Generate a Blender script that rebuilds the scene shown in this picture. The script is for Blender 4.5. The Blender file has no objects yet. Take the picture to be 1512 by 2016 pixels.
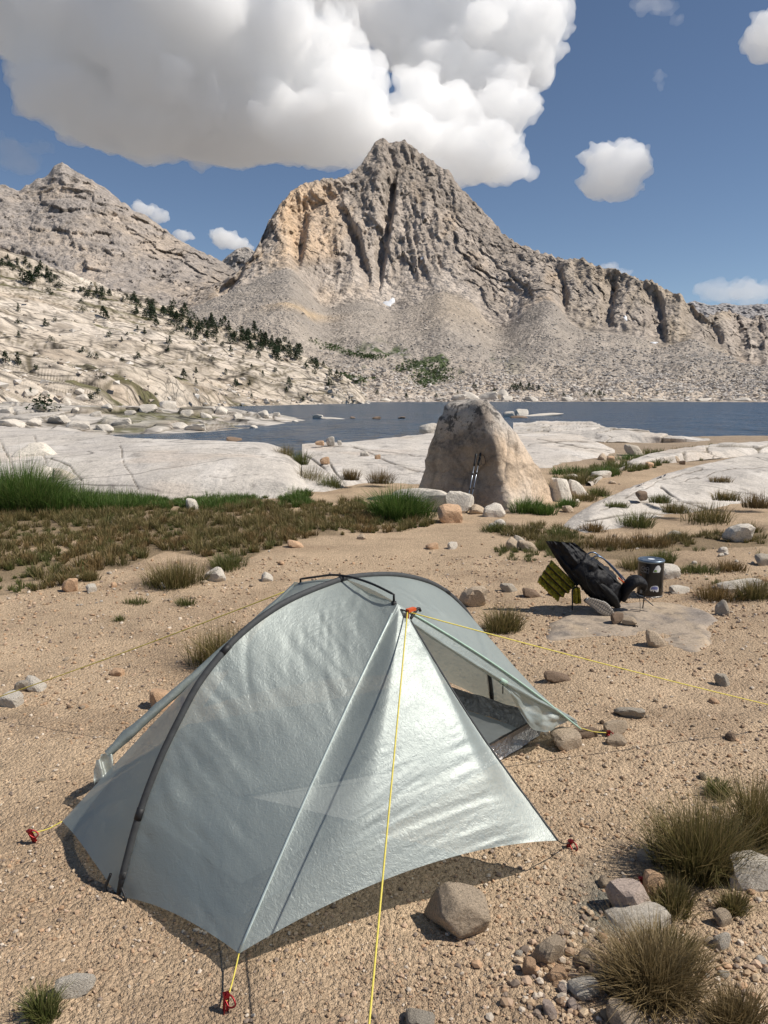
import bpy, bmesh, math, random
import numpy as np
from mathutils import Vector

# ------------------------------------------------------------------ camera, sky, sun, exposure
SC = bpy.context.scene
COL = SC.collection
FPX = 1515.0                      # focal length in pixels of the 1512 x 2016 photograph
PITCH = math.radians(8.7)
EYE = 1.8
camera_data = bpy.data.cameras.new('camera')
camera = bpy.data.objects.new('camera', camera_data)
COL.objects.link(camera)
SC.camera = camera
camera.location = (0, 0, EYE)
camera.rotation_euler = (math.radians(90) - PITCH, 0, 0)
camera_data.sensor_fit = 'VERTICAL'
camera_data.sensor_height = 24
camera_data.lens = 24 * FPX / 2016
camera_data.clip_start = 0.05
camera_data.clip_end = 60000

SUN_EL = math.radians(50)
SUN_H = Vector((1, -0.12, 0)).normalized()
SUN_DIR = SUN_H * math.cos(SUN_EL) + Vector((0, 0, math.sin(SUN_EL)))
world = bpy.data.worlds.new('World')
SC.world = world
world.use_nodes = True
bg = world.node_tree.nodes['Background']
sky_node = world.node_tree.nodes.new('ShaderNodeTexSky')
sky_node.sky_type = 'NISHITA'
sky_node.sun_disc = False
sky_node.sun_elevation = SUN_EL
sky_node.sun_rotation = math.atan2(SUN_H.x, SUN_H.y)
sky_node.altitude = 3000
sky_node.air_density = 1.0
sky_node.dust_density = 0.35
sky_node.ozone_density = 0.8
world.node_tree.links.new(sky_node.outputs[0], bg.inputs[0])
bg.inputs[1].default_value = 0.078

sun_data = bpy.data.lights.new('sun', 'SUN')
sun_data.energy = 4.3
sun_data.angle = math.radians(0.53)
sun_data.color = (1.0, 0.94, 0.85)
sun = bpy.data.objects.new('sun', sun_data)
COL.objects.link(sun)
sun.rotation_euler = SUN_DIR.to_track_quat('Z', 'Y').to_euler()
sun.location = (30, -5, 40)

SC.view_settings.view_transform = 'Standard'
SC.view_settings.look = 'None'
SC.view_settings.gamma = 1.0
SC.view_settings.exposure = 0.22
SC.cycles.volume_bounces = 22
SC.cycles.max_bounces = 24
SC.cycles.diffuse_bounces = 3
SC.cycles.glossy_bounces = 3
SC.cycles.transmission_bounces = 6
SC.cycles.transparent_max_bounces = 16

# ------------------------------------------------------------------ helpers: pixels, noise, meshes
CP, SP = math.cos(PITCH), math.sin(PITCH)

def ray(px, py):
    a = (np.asarray(px, float) - 756) / FPX
    b = (1008 - np.asarray(py, float)) / FPX
    return a, CP + b * SP, b * CP - SP

def at_d(px, py, d):
    """point seen at a pixel, at horizontal distance d"""
    x, y, z = ray(px, py)
    t = d / np.hypot(x, y)
    return np.stack([x * t, y * t, EYE + z * t], -1)

def at_z(px, py, z0=0.0):
    """point seen at a pixel, standing at height z0"""
    x, y, z = ray(px, py)
    t = (z0 - EYE) / z
    return np.stack([x * t, y * t, EYE + z * t], -1)

def px_size(p):
    """metres per photograph pixel at point p"""
    return (p[1] * CP - (p[2] - EYE) * SP) / FPX

def _hash(ix, iy, iz, seed):
    h = (ix.astype(np.int64) * 374761393 + iy.astype(np.int64) * 668265263 + iz.astype(np.int64) * 2147483647 + seed * 1274126177) & 0xffffffff
    h = ((h ^ (h >> 13)) * 1274126177) & 0xffffffff
    h = ((h ^ (h >> 16)) * 2246822519) & 0xffffffff
    return ((h ^ (h >> 15)) & 0xffffff) / float(0xffffff)

def vnoise(x, y, z=None, seed=0):
    """value noise, -1 .. 1"""
    x = np.asarray(x, float); y = np.asarray(y, float)
    if z is None:
        ix, iy = np.floor(x), np.floor(y)
        fx, fy = x - ix, y - iy
        u = fx * fx * fx * (fx * (fx * 6 - 15) + 10); v = fy * fy * fy * (fy * (fy * 6 - 15) + 10)
        zz = np.zeros_like(ix)
        a = _hash(ix, iy, zz, seed); b = _hash(ix + 1, iy, zz, seed)
        c = _hash(ix, iy + 1, zz, seed); d = _hash(ix + 1, iy + 1, zz, seed)
        return 2 * ((a * (1 - u) + b * u) * (1 - v) + (c * (1 - u) + d * u) * v) - 1
    z = np.asarray(z, float)
    ix, iy, iz = np.floor(x), np.floor(y), np.floor(z)
    fx, fy, fz = x - ix, y - iy, z - iz
    u = fx * fx * (3 - 2 * fx); v = fy * fy * (3 - 2 * fy); w = fz * fz * (3 - 2 * fz)
    def lay(k):
        a = _hash(ix, iy, iz + k, seed); b = _hash(ix + 1, iy, iz + k, seed)
        c = _hash(ix, iy + 1, iz + k, seed); d = _hash(ix + 1, iy + 1, iz + k, seed)
        return (a * (1 - u) + b * u) * (1 - v) + (c * (1 - u) + d * u) * v
    return 2 * (lay(0) * (1 - w) + lay(1) * w) - 1

def fbm(x, y, z=None, octaves=5, seed=0, gain=0.5, lac=2.03):
    s = 0; a = 1.0; n = 0
    for o in range(octaves):
        k = lac ** o
        s = s + a * vnoise(x * k + 13.7 * o, y * k + 7.1 * o, None if z is None else z * k + 3.3 * o, seed + o)
        n += a; a *= gain
    return s / n

def ridged(x, y, z=None, octaves=4, seed=0, gain=0.5, lac=2.1):
    s = 0; a = 1.0; n = 0
    for o in range(octaves):
        k = lac ** o
        s = s + a * (1 - 2 * np.abs(vnoise(x * k + 5.7 * o, y * k + 9.1 * o, None if z is None else z * k, seed + o)))
        n += a; a *= gain
    return s / n

def worley(x, y, seed=0):
    """F1, F2 distance and a cell value"""
    x = np.asarray(x, float); y = np.asarray(y, float)
    ix, iy = np.floor(x), np.floor(y)
    f1 = np.full(x.shape, 9.0); f2 = np.full(x.shape, 9.0); cid = np.zeros(x.shape)
    zz = np.zeros_like(ix)
    for dx in (-1, 0, 1):
        for dy in (-1, 0, 1):
            cx, cy = ix + dx, iy + dy
            jx = cx + _hash(cx, cy, zz, seed + 11); jy = cy + _hash(cx, cy, zz, seed + 23)
            dd = np.hypot(x - jx, y - jy)
            near = dd < f1
            f2 = np.where(near, f1, np.minimum(f2, dd))
            cid = np.where(near, _hash(cx, cy, zz, seed + 37), cid)
            f1 = np.where(near, dd, f1)
    return f1, f2, cid

def smooth(a, b, x):
    t = np.clip((x - a) / (b - a), 0, 1)
    return t * t * (3 - 2 * t)

def mix(a, b, t):
    t = np.asarray(t)[..., None]
    return np.asarray(a) * (1 - t) + np.asarray(b) * t

def mesh_from(name, V, F, col=None, smooth_shade=True):
    """V (n,3), F (m,3 or 4) numpy -> mesh, with an optional per-vertex base colour"""
    V = np.asarray(V, np.float32); F = np.asarray(F, np.int32)
    me = bpy.data.meshes.new(name)
    me.vertices.add(len(V)); me.vertices.foreach_set('co', V.ravel())
    k = F.shape[1]
    me.loops.add(F.size); me.loops.foreach_set('vertex_index', F.ravel())
    me.polygons.add(len(F))
    me.polygons.foreach_set('loop_start', np.arange(0, F.size, k, dtype=np.int32))
    me.polygons.foreach_set('use_smooth', np.full(len(F), smooth_shade))
    me.update(calc_edges=True)
    if col is not None:
        at = me.color_attributes.new('Col', 'FLOAT_COLOR', 'POINT')
        c = np.ones((len(V), 4), np.float32); c[:, :3] = col
        at.data.foreach_set('color', c.ravel())
    return me

def obj(name, me, mat=None, parent=None, label=None, cat=None, group=None, kind=None):
    o = bpy.data.objects.new(name, me)
    COL.objects.link(o)
    if mat is not None and me is not None and len(me.materials) == 0:
        me.materials.append(mat)
    if parent is not None:
        o.parent = parent
    for k, v in (('label', label), ('category', cat), ('group', group), ('kind', kind)):
        if v:
            o[k] = v
    return o

def thing(name, label, cat, loc=(0, 0, 0), rz=0.0, group=None):
    o = bpy.data.objects.new(name, None)
    COL.objects.link(o)
    o.location = loc; o.rotation_euler = (0, 0, rz); o.empty_display_size = 0.1
    o['label'] = label; o['category'] = cat
    if group:
        o['group'] = group
    return o

def copy_tree(o, parent=None):
    c = o.copy(); COL.objects.link(c); c.parent = parent
    for ch in o.children:
        copy_tree(ch, c)
    return c

def grid_faces(nv, nu, wrap=False):
    i, j = np.meshgrid(np.arange(nv - 1), np.arange(nu if wrap else nu - 1), indexing='ij')
    j2 = (j + 1) % nu
    return np.stack([i * nu + j, i * nu + j2, (i + 1) * nu + j2, (i + 1) * nu + j], -1).reshape(-1, 4)

def grid_normals(P):
    du = np.gradient(P, axis=1); dv = np.gradient(P, axis=0)
    n = np.cross(du, dv); n /= np.linalg.norm(n, axis=-1, keepdims=True) + 1e-9
    return n

def row_curve(knots, xs):
    k = np.array(knots, float)
    return np.interp(xs, k[:, 0], k[:, 1]), np.interp(xs, k[:, 0], k[:, 2])

def loft(rows, xs, steps, use='d'):
    """rows of (photo x, photo y, distance or height): a surface through them.
    returns P (nv,nu,3), pixel x, pixel y and row parameter of every vertex"""
    R = []; Y = []
    for r in rows:
        y, d = row_curve(r, xs)
        R.append(at_d(xs, y, d) if use == 'd' else at_z(xs, y, d)); Y.append(y)
    P = []; PY = []; PV = []
    for k in range(len(rows) - 1):
        t = np.linspace(0, 1, steps[k], endpoint=(k == len(rows) - 2))
        for q in t:
            P.append(R[k] * (1 - q) + R[k + 1] * q); PY.append(Y[k] * (1 - q) + Y[k + 1] * q); PV.append(np.full(len(xs), k + q))
    P = np.array(P)
    return P, np.broadcast_to(xs, P.shape[:2]).copy(), np.array(PY), np.array(PV)

def blur(A, n, axes=(0, 1)):
    for _ in range(n):
        for ax in axes:
            B = np.roll(A, 1, ax); C = np.roll(A, -1, ax)
            sl = [slice(None)] * A.ndim; sl[ax] = 0; B[tuple(sl)] = A[tuple(sl)]
            sl[ax] = -1; C[tuple(sl)] = A[tuple(sl)]
            A = (B + 2 * A + C) / 4
    return A

def poly_dist(px, py, poly):
    """distance to a polyline and which side (sign) the point is on"""
    best = np.full(np.shape(px), 1e9); sgn = np.zeros(np.shape(px))
    for (x0, y0), (x1, y1) in zip(poly[:-1], poly[1:]):
        dx, dy = x1 - x0, y1 - y0
        t = np.clip(((px - x0) * dx + (py - y0) * dy) / (dx * dx + dy * dy), 0, 1)
        d = np.hypot(px - x0 - t * dx, py - y0 - t * dy)
        s = np.sign(dx * (py - y0) - dy * (px - x0))
        sgn = np.where(d < best, s, sgn); best = np.minimum(best, d)
    return best, sgn

# ------------------------------------------------------------------ materials
def new_mat(name):
    m = bpy.data.materials.new(name); m.use_nodes = True
    nt = m.node_tree
    return m, nt, nt.nodes, nt.links, nt.nodes['Principled BSDF']

def link_val(nt, sock, v):
    if hasattr(v, 'is_output') or isinstance(v, bpy.types.NodeSocket):
        nt.links.new(v, sock)
    else:
        sock.default_value = v

def n_noise(nt, scale, detail=6, rough=0.6, vec=None, dist=0.0):
    n = nt.nodes.new('ShaderNodeTexNoise')
    n.inputs['Scale'].default_value = scale; n.inputs['Detail'].default_value = detail
    n.inputs['Roughness'].default_value = rough; n.inputs['Distortion'].default_value = dist
    if vec is not None: nt.links.new(vec, n.inputs['Vector'])
    return n

def n_vor(nt, scale, feature='F1', vec=None, rnd=1.0):
    n = nt.nodes.new('ShaderNodeTexVoronoi'); n.feature = feature
    n.inputs['Scale'].default_value = scale; n.inputs['Randomness'].default_value = rnd
    if vec is not None: nt.links.new(vec, n.inputs['Vector'])
    return n

def n_ramp(nt, src, stops):
    r = nt.nodes.new('ShaderNodeValToRGB')
    e = r.color_ramp.elements
    while len(e) < len(stops): e.new(0.5)
    for el, (p, c) in zip(e, stops):
        el.position = p; el.color = (c, c, c, 1) if np.isscalar(c) else (*c, 1)
    nt.links.new(src, r.inputs[0])
    return r

def n_mul(nt, a, b, fac=1.0, mode='MULTIPLY'):
    m = nt.nodes.new('ShaderNodeMix'); m.data_type = 'RGBA'; m.blend_type = mode
    link_val(nt, m.inputs[0], fac)
    link_val(nt, m.inputs[6], a if not isinstance(a, tuple) else (*a, 1))
    link_val(nt, m.inputs[7], b if not isinstance(b, tuple) else (*b, 1))
    return m.outputs[2]

def n_math(nt, op, a, b=0.0):
    m = nt.nodes.new('ShaderNodeMath'); m.operation = op
    link_val(nt, m.inputs[0], a); link_val(nt, m.inputs[1], b)
    return m.outputs[0]

def n_bump(nt, h, dist, strength=1.0, prev=None):
    b = nt.nodes.new('ShaderNodeBump')
    b.inputs['Distance'].default_value = dist; b.inputs['Strength'].default_value = strength
    nt.links.new(h, b.inputs['Height'])
    if prev is not None: nt.links.new(prev, b.inputs['Normal'])
    return b.outputs[0]

def n_pos(nt, scale=(1, 1, 1), rot=(0, 0, 0), coord='Object'):
    tc = nt.nodes.new('ShaderNodeTexCoord'); mp = nt.nodes.new('ShaderNodeMapping')
    mp.inputs['Scale'].default_value = scale; mp.inputs['Rotation'].default_value = rot
    nt.links.new(tc.outputs[coord], mp.inputs[0])
    return mp.outputs[0]

def n_attr(nt, name='Col'):
    a = nt.nodes.new('ShaderNodeAttribute'); a.attribute_name = name
    return a.outputs['Color']

def plain(name, col, rough=0.6, metal=0.0, var=0.0, vscale=30.0, bump=0.0, bscale=200.0, spec=0.5):
    m, nt, N, L, b = new_mat(name)
    b.inputs['Roughness'].default_value = rough; b.inputs['Metallic'].default_value = metal
    b.inputs['Specular IOR Level'].default_value = spec
    if var:
        n = n_noise(nt, vscale, 5, vec=n_pos(nt))
        r = n_ramp(nt, n.outputs[0], [(0.3, 1 - var), (0.7, 1 + 0.4 * var)])
        L.new(n_mul(nt, tuple(col), r.outputs[0]), b.inputs['Base Color'])
    else:
        b.inputs['Base Color'].default_value = (*col, 1)
    if bump:
        n = n_noise(nt, bscale, 4, vec=n_pos(nt))
        L.new(n_bump(nt, n.outputs[0], bump), b.inputs['Normal'])
    return m

def rock_mat(name, tint=None, s1=3.0, s2=40.0, speck=160.0, bump=0.02, contrast=0.35, rough=0.85, attr=True, crackle=0.0, stretch=(1, 1, 1), facet=0.0, streak=0.0, joints=None):
    """granite-like stone: base colour (attribute or tint) x mottling x mineral specks, with relief"""
    m, nt, N, L, b = new_mat(name)
    p = n_pos(nt, stretch)
    base = n_attr(nt) if attr else None
    a = n_noise(nt, s1, 8, 0.65, p)
    ra = n_ramp(nt, a.outputs[0], [(0.28, 1 - contrast), (0.5, 1.0), (0.75, 1 + contrast * 0.5)])
    c = n_mul(nt, base if attr else tuple(tint), ra.outputs[0])
    if speck:
        v = n_vor(nt, speck, vec=p)
        rv = n_ramp(nt, v.outputs['Color'], [(0.0, 0.55), (0.3, 1.0), (0.8, 1.1)])
        c = n_mul(nt, c, rv.outputs[0], 0.7)
    f = n_noise(nt, s2, 8, 0.7, p)
    rf = n_ramp(nt, f.outputs[0], [(0.3, 0.8), (0.6, 1.06)])
    c = n_mul(nt, c, rf.outputs[0])
    if crackle:
        k = n_vor(nt, crackle, 'DISTANCE_TO_EDGE', p)
        rk = n_ramp(nt, k.outputs[0], [(0.0, 0.45), (0.035, 1.0)])
        c = n_mul(nt, c, rk.outputs[0], 0.6)
    if streak:
        ps = n_pos(nt, (1, 1, 0.16)); st = n_noise(nt, streak, 6, 0.7, ps)
        c = n_mul(nt, c, n_ramp(nt, st.outputs[0], [(0.32, 0.62), (0.5, 1.0), (0.7, 1.18)]).outputs[0], 0.85)
    if joints:
        for sc_, jr, wdt, dark in joints:
            pj = n_pos(nt, (jr, 1, 1), (0, 0, math.radians(-19)))
            wn = n_noise(nt, sc_ * 0.8, 3, 0.5, pj)
            mv = nt.nodes.new('ShaderNodeVectorMath'); mv.operation = 'MULTIPLY_ADD'
            L.new(wn.outputs['Color'], mv.inputs[0]); mv.inputs[1].default_value = (0.6 / sc_,) * 3; L.new(pj, mv.inputs[2])
            jv = n_vor(nt, sc_, 'DISTANCE_TO_EDGE', mv.outputs[0])
            rj = n_ramp(nt, jv.outputs[0], [(0.0, dark), (wdt, 1.0)])
            msk = n_noise(nt, sc_ * 0.35, 3, 0.5, p); rm = n_ramp(nt, msk.outputs[0], [(0.38, 0.0), (0.56, 1.0)])
            c = n_mul(nt, c, rj.outputs[0], rm.outputs[0])
    L.new(c, b.inputs['Base Color'])
    b.inputs['Roughness'].default_value = rough
    b.inputs['Specular IOR Level'].default_value = 0.25
    h = n_math(nt, 'ADD', a.outputs[0], n_math(nt, 'MULTIPLY', f.outputs[0], 0.45))
    if facet:
        fv = n_vor(nt, facet, vec=p); fv2 = n_vor(nt, facet * 2.7, vec=p)
        h = n_math(nt, 'ADD', h, n_math(nt, 'ADD', n_math(nt, 'MULTIPLY', fv.outputs['Distance'], -0.9), n_math(nt, 'MULTIPLY', fv2.outputs['Distance'], -0.4)))
    L.new(n_bump(nt, h, bump), b.inputs['Normal'])
    return m
# ------------------------------------------------------------------ far terrain
LAKE_Z = -1.5
YXS = lambda a, b, n: np.linspace(a, b, n)

def terrain(name, P, col, mat):
    nv, nu = P.shape[:2]
    return obj(name, mesh_from(name, P.reshape(-1, 3), grid_faces(nv, nu), col.reshape(-1, 3)), mat, kind='structure')

def radial(P):
    r = P[..., :2] / (np.linalg.norm(P[..., :2], axis=-1, keepdims=True) + 1e-9)
    return np.concatenate([r, np.zeros(r.shape[:-1] + (1,))], -1)

mountain_mat = rock_mat('mountain_rock', s1=0.05, s2=0.28, speck=0.24, bump=4.2, contrast=0.4, rough=0.95, crackle=0.0, facet=0.11, streak=0.07)
slope_mat = rock_mat('pale_granite_slope', s1=0.12, s2=0.7, speck=0.0, bump=1.0, contrast=0.3, rough=0.9, stretch=(0.45, 1.2, 1.2), facet=0.25, joints=((0.10, 0.35, 0.055, 0.16), (0.34, 0.25, 0.09, 0.3)))

def soften(knots, amp, seed, win=9, wl=40, octaves=4):
    k = np.array(knots, float); xs = np.arange(k[0, 0], k[-1, 0], 6.0)
    y = np.interp(xs, k[:, 0], k[:, 1]); d = np.interp(xs, k[:, 0], k[:, 2])
    w = np.hanning(win); w /= w.sum()
    pad = lambda a: np.convolve(np.pad(a, win // 2, mode='edge'), w, 'valid')
    y = pad(y) + amp * fbm(xs / wl, xs * 0, octaves=octaves, seed=seed, gain=0.65)
    return list(zip(xs, y, pad(d)))

talus_mat = rock_mat('talus_scree', s1=0.04, s2=0.5, speck=0.45, bump=2.6, contrast=0.3, rough=0.95, facet=0.3)

def main_mountain():
    sky = [(150, 600, 1150), (350, 585, 1080), (460, 543, 1080), (498, 503, 1120), (516, 470, 1150), (530, 432, 1180), (550, 402, 1200), (575, 374, 1220), (600, 361, 1240),
           (640, 353, 1260), (668, 353, 1270), (690, 337, 1290), (714, 322, 1310), (727, 300, 1330), (738, 280, 1345), (752, 272, 1350), (770, 281, 1350),
           (797, 279, 1350), (816, 290, 1340), (835, 306, 1330), (858, 324, 1310), (886, 341, 1290), (903, 362, 1270), (930, 395, 1240), (960, 427, 1200),
           (990, 457, 1170), (1012, 476, 1140), (1050, 490, 1100), (1095, 508, 1050), (1150, 511, 1010), (1190, 525, 980), (1250, 545, 930), (1300, 561, 890),
           (1340, 581, 860), (1368, 606, 845), (1392, 626, 835), (1408, 618, 900), (1432, 614, 930), (1470, 625, 900), (1530, 622, 880), (1750, 640, 850)]
    base = [(150, 650, 800), (350, 620, 820), (440, 590, 860), (480, 566, 900), (520, 545, 930), (572, 522, 960), (600, 560, 940), (636, 606, 920), (690, 592, 930), (740, 598, 930), (762, 608, 930),
            (830, 590, 930), (872, 562, 930), (930, 592, 900), (962, 642, 850), (992, 656, 830), (1040, 604, 830), (1088, 584, 830), (1112, 622, 790), (1132, 650, 770),
            (1180, 655, 750), (1250, 660, 730), (1320, 690, 700), (1372, 672, 710), (1420, 690, 700), (1440, 715, 690), (1530, 722, 680), (1750, 730, 660)]
    base = soften(base, 12, 401, 13, 90, 2)
    sm = soften(sky, 0, 0, 35)
    def between(f):
        xk = np.arange(156, 1744, 6.0); ya, da = row_curve(base, xk); yb_, db = row_curve(sm, xk)
        return list(zip(xk, ya + (yb_ - ya) * f, da + (db - da) * f))
    toe = [(150, 735, 430), (350, 725, 430), (640, 722, 450), (900, 735, 470), (1200, 748, 470), (1530, 758, 460), (1750, 760, 450)]
    shore = [(150, 793, 300), (1750, 789.5, 390)]
    under = [(150, 800, 285), (1750, 795, 350)]
    back = [(x, y + 40, d + 420) for x, y, d in sky]
    xs = np.concatenate([YXS(200, 1580, 590), YXS(1586, 2600, 60)])
    P, PX, PY, PV = loft([under, shore, toe, base, between(0.4), between(0.75), sky, back], xs, [4, 50, 95, 70, 62, 46, 10])
    PV = np.where(PV <= 3, PV, np.where(PV <= 6, 3 + (PV - 3) / 3, PV - 2))
    P = np.concatenate([P[:1], blur(P[1:-12], 3), P[-12:]], 0)
    ys, _ = row_curve(sky, xs); yb, _ = row_curve(base, xs)
    hc = np.clip((yb - PY) / (yb - ys + 1e-6), 0, 1)                     # 0 at cliff foot, 1 at the crest
    cliff = smooth(3.0, 3.08, PV) * (1 - smooth(4.0, 4.3, PV))
    # metric coordinates on the face
    u = (PX - 756) / FPX * 1050.0
    z = P[..., 2]
    lean = np.interp(PX, [450, 600, 760, 900, 1050, 1100, 1500], [0.1, -0.1, -0.16, -0.42, -0.45, -0.1, 0.0])
    w = fbm(u / 90, z / 90, octaves=3, seed=3) * 26
    us = u - lean * z + w
    flute = ridged(us / 62, z / 330, octaves=4, seed=11, gain=0.55)
    flute2 = ridged(us / 21, z / 95, octaves=3, seed=17)
    rough = fbm(u / 34, z / 26, P[..., 1] / 40, octaves=5, seed=23, gain=0.6)
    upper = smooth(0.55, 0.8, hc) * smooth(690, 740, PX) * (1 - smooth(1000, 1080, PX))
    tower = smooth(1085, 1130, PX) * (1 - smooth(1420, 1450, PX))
    _, _, c1 = worley((us + 9 * rough) / 26, (z + 8 * flute2) / 60, seed=81)
    _, _, c2 = worley((us + 4 * rough) / 9, z / 17, seed=83)
    _, _, c3 = worley(u / 5, z / 5.5, seed=85)
    blocky = 15 * (c1 - 0.5) * (1 - 0.6 * upper) + 8 * (c2 - 0.5) + 4 * (c3 - 0.5)
    dd = -(9 * flute * (1 - 0.7 * upper) + 6 * flute2 + 6 * rough + blocky)
    colm = ridged((u + 6 * fbm(u / 30, z / 40, seed=5)) / 30, z / 160, octaves=3, seed=71)
    dd = dd * (1 - 0.2 * tower) - tower * 11 * colm
    # the big left-facing gully below the summit, and lesser ones
    def step(poly, depth, width, reach):
        d, s = poly_dist(PX, PY, poly)
        return depth * 0.5 * (1 + np.tanh(s * d / width)) * np.exp(-(d / reach) ** 2)
    g = step([(742, 270), (735, 305), (705, 345), (672, 372), (640, 400), (605, 410), (600, 470), (592, 520), (580, 560)], 42, 5, 40)
    g += step([(778, 380), (772, 430), (762, 490), (752, 560)], 42, 3, 28)
    g += step([(690, 430), (712, 480), (728, 540), (735, 590)], 26, 3, 22)
    g += step([(498, 500), (470, 540), (455, 565)], 60, 4, 40)
    g += step([(1102, 520), (1118, 580), (1112, 640)], 32, 4, 28)
    g += step([(1215, 545), (1208, 600), (1200, 655)], 40, 4, 30)
    g += step([(1300, 570), (1306, 620), (1312, 690)], 36, 4, 30)
    g += step([(1396, 628), (1420, 660), (1440, 710)], 26, 6, 40)
    g -= 22 * np.exp(-((PX - 752) / 26) ** 2 - ((PY - 400) / 110) ** 2)
    dd = dd + g * smooth(1.0, .72, hc)
    env = cliff * smooth(0, 0.3, hc) * (1 - 0.8 * smooth(0.93, 1.0, hc))
    P = P + radial(P) * (dd * env)[..., None]
    crest = smooth(3.85, 4.0, PV) * (1 - smooth(4.0, 4.5, PV))
    P[..., 2] += crest * 5.0 * fbm(u / 9, z * 0, octaves=4, seed=31, gain=0.65) + cliff * 2.2 * fbm(u / 9, z / 7, octaves=3, seed=37)
    # talus: fans, small hummocks
    tal = (1 - smooth(2.98, 3.05, PV)) * smooth(1.0, 1.25, PV)
    P[..., 2] += tal * (4.0 * fbm(u / 70, P[..., 1] / 70, octaves=4, seed=41) + 1.6 * fbm(u / 18, P[..., 1] / 22, octaves=3, seed=43, gain=0.55))
    P[..., 2] += tal * 0.9 * np.abs(vnoise(u / 11, P[..., 1] / 14, seed=47)) * (1 - smooth(2.2, 2.9, PV))
    # base colours
    n1 = fbm(u / 45, z / 60, octaves=5, seed=51, gain=0.6); n2 = fbm(us / 12, z / 60, octaves=4, seed=53, gain=0.6)
    grey = np.array([0.355, 0.325, 0.295]); dark = np.array([0.22, 0.20, 0.18]); tan = np.array([0.47, 0.375, 0.27]); white = np.array([0.50, 0.465, 0.43])
    c = mix(np.broadcast_to(grey, P.shape), tan, smooth(0.0, 0.5, n1) * 0.5)
    c = mix(c, dark, smooth(0.05, 0.55, -n2) * 0.45)
    c = mix(c, white, smooth(0.15, 0.5, n2) * 0.5 * (1 - smooth(0.5, 0.8, hc)))
    butt = smooth(530, 570, PX) * (1 - smooth(640, 690, PX)) * smooth(350, 370, PY) * (1 - smooth(490, 540, PY))
    c = mix(c, np.array([0.56, 0.42, 0.28]), butt * (0.55 + 0.35 * n1))
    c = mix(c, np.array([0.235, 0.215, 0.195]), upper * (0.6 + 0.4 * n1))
    wash = smooth(0.28, 0.0, hc) * smooth(600, 680, PX) * (1 - smooth(1000, 1060, PX))
    c = mix(c, white, wash * 0.55)
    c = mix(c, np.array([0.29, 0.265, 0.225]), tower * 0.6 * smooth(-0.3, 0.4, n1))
    tcol = mix(np.broadcast_to([0.355, 0.33, 0.30], P.shape), np.array([0.30, 0.282, 0.262]), smooth(-0.2, 0.4, fbm(u / 110, P[..., 1] / 110, seed=61)))
    fan = np.exp(-((PX - 905 + (PY - 600) * 0.2) / 70) ** 2) * smooth(690, 640, PY)
    tcol = mix(tcol, np.array([0.375, 0.335, 0.285]), np.clip(fan, 0, 1))
    ben = np.exp(-((PX - 590) / 62) ** 2 - ((PY - 641) / 9) ** 2)
    tcol = mix(tcol, np.array([0.46, 0.38, 0.28]), np.clip(ben * 1.2, 0, 1))
    low = 1 - smooth(1.6, 2.3, PV)
    tcol = mix(tcol, np.array([0.50, 0.45, 0.39]), low * 0.75)
    veg = smooth(0.22, 0.5, fbm(u / 26, P[..., 1] / 60, octaves=4, seed=67)) * np.exp(-((PX - 800) / 150) ** 2) * np.exp(-((PY - 725) / 26) ** 2)
    tcol = mix(tcol, np.array([0.055, 0.085, 0.03]), np.clip(veg * 1.6, 0, 0.95))
    c = mix(c, tcol, tal)
    c = c * (1 + 0.14 * fbm(u / 5, z / 5 + P[..., 1] / 8, octaves=3, seed=69))[..., None]
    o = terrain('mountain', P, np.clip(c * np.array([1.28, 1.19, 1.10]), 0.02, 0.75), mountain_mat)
    o.data.materials.append(talus_mat)
    low_rows = (PV[:-1, :1] < 2.97) & np.ones((1, P.shape[1] - 1), bool)
    o.data.polygons.foreach_set('material_index', low_rows.astype(np.int32).ravel())
    return P, PX, PY, PV

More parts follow.
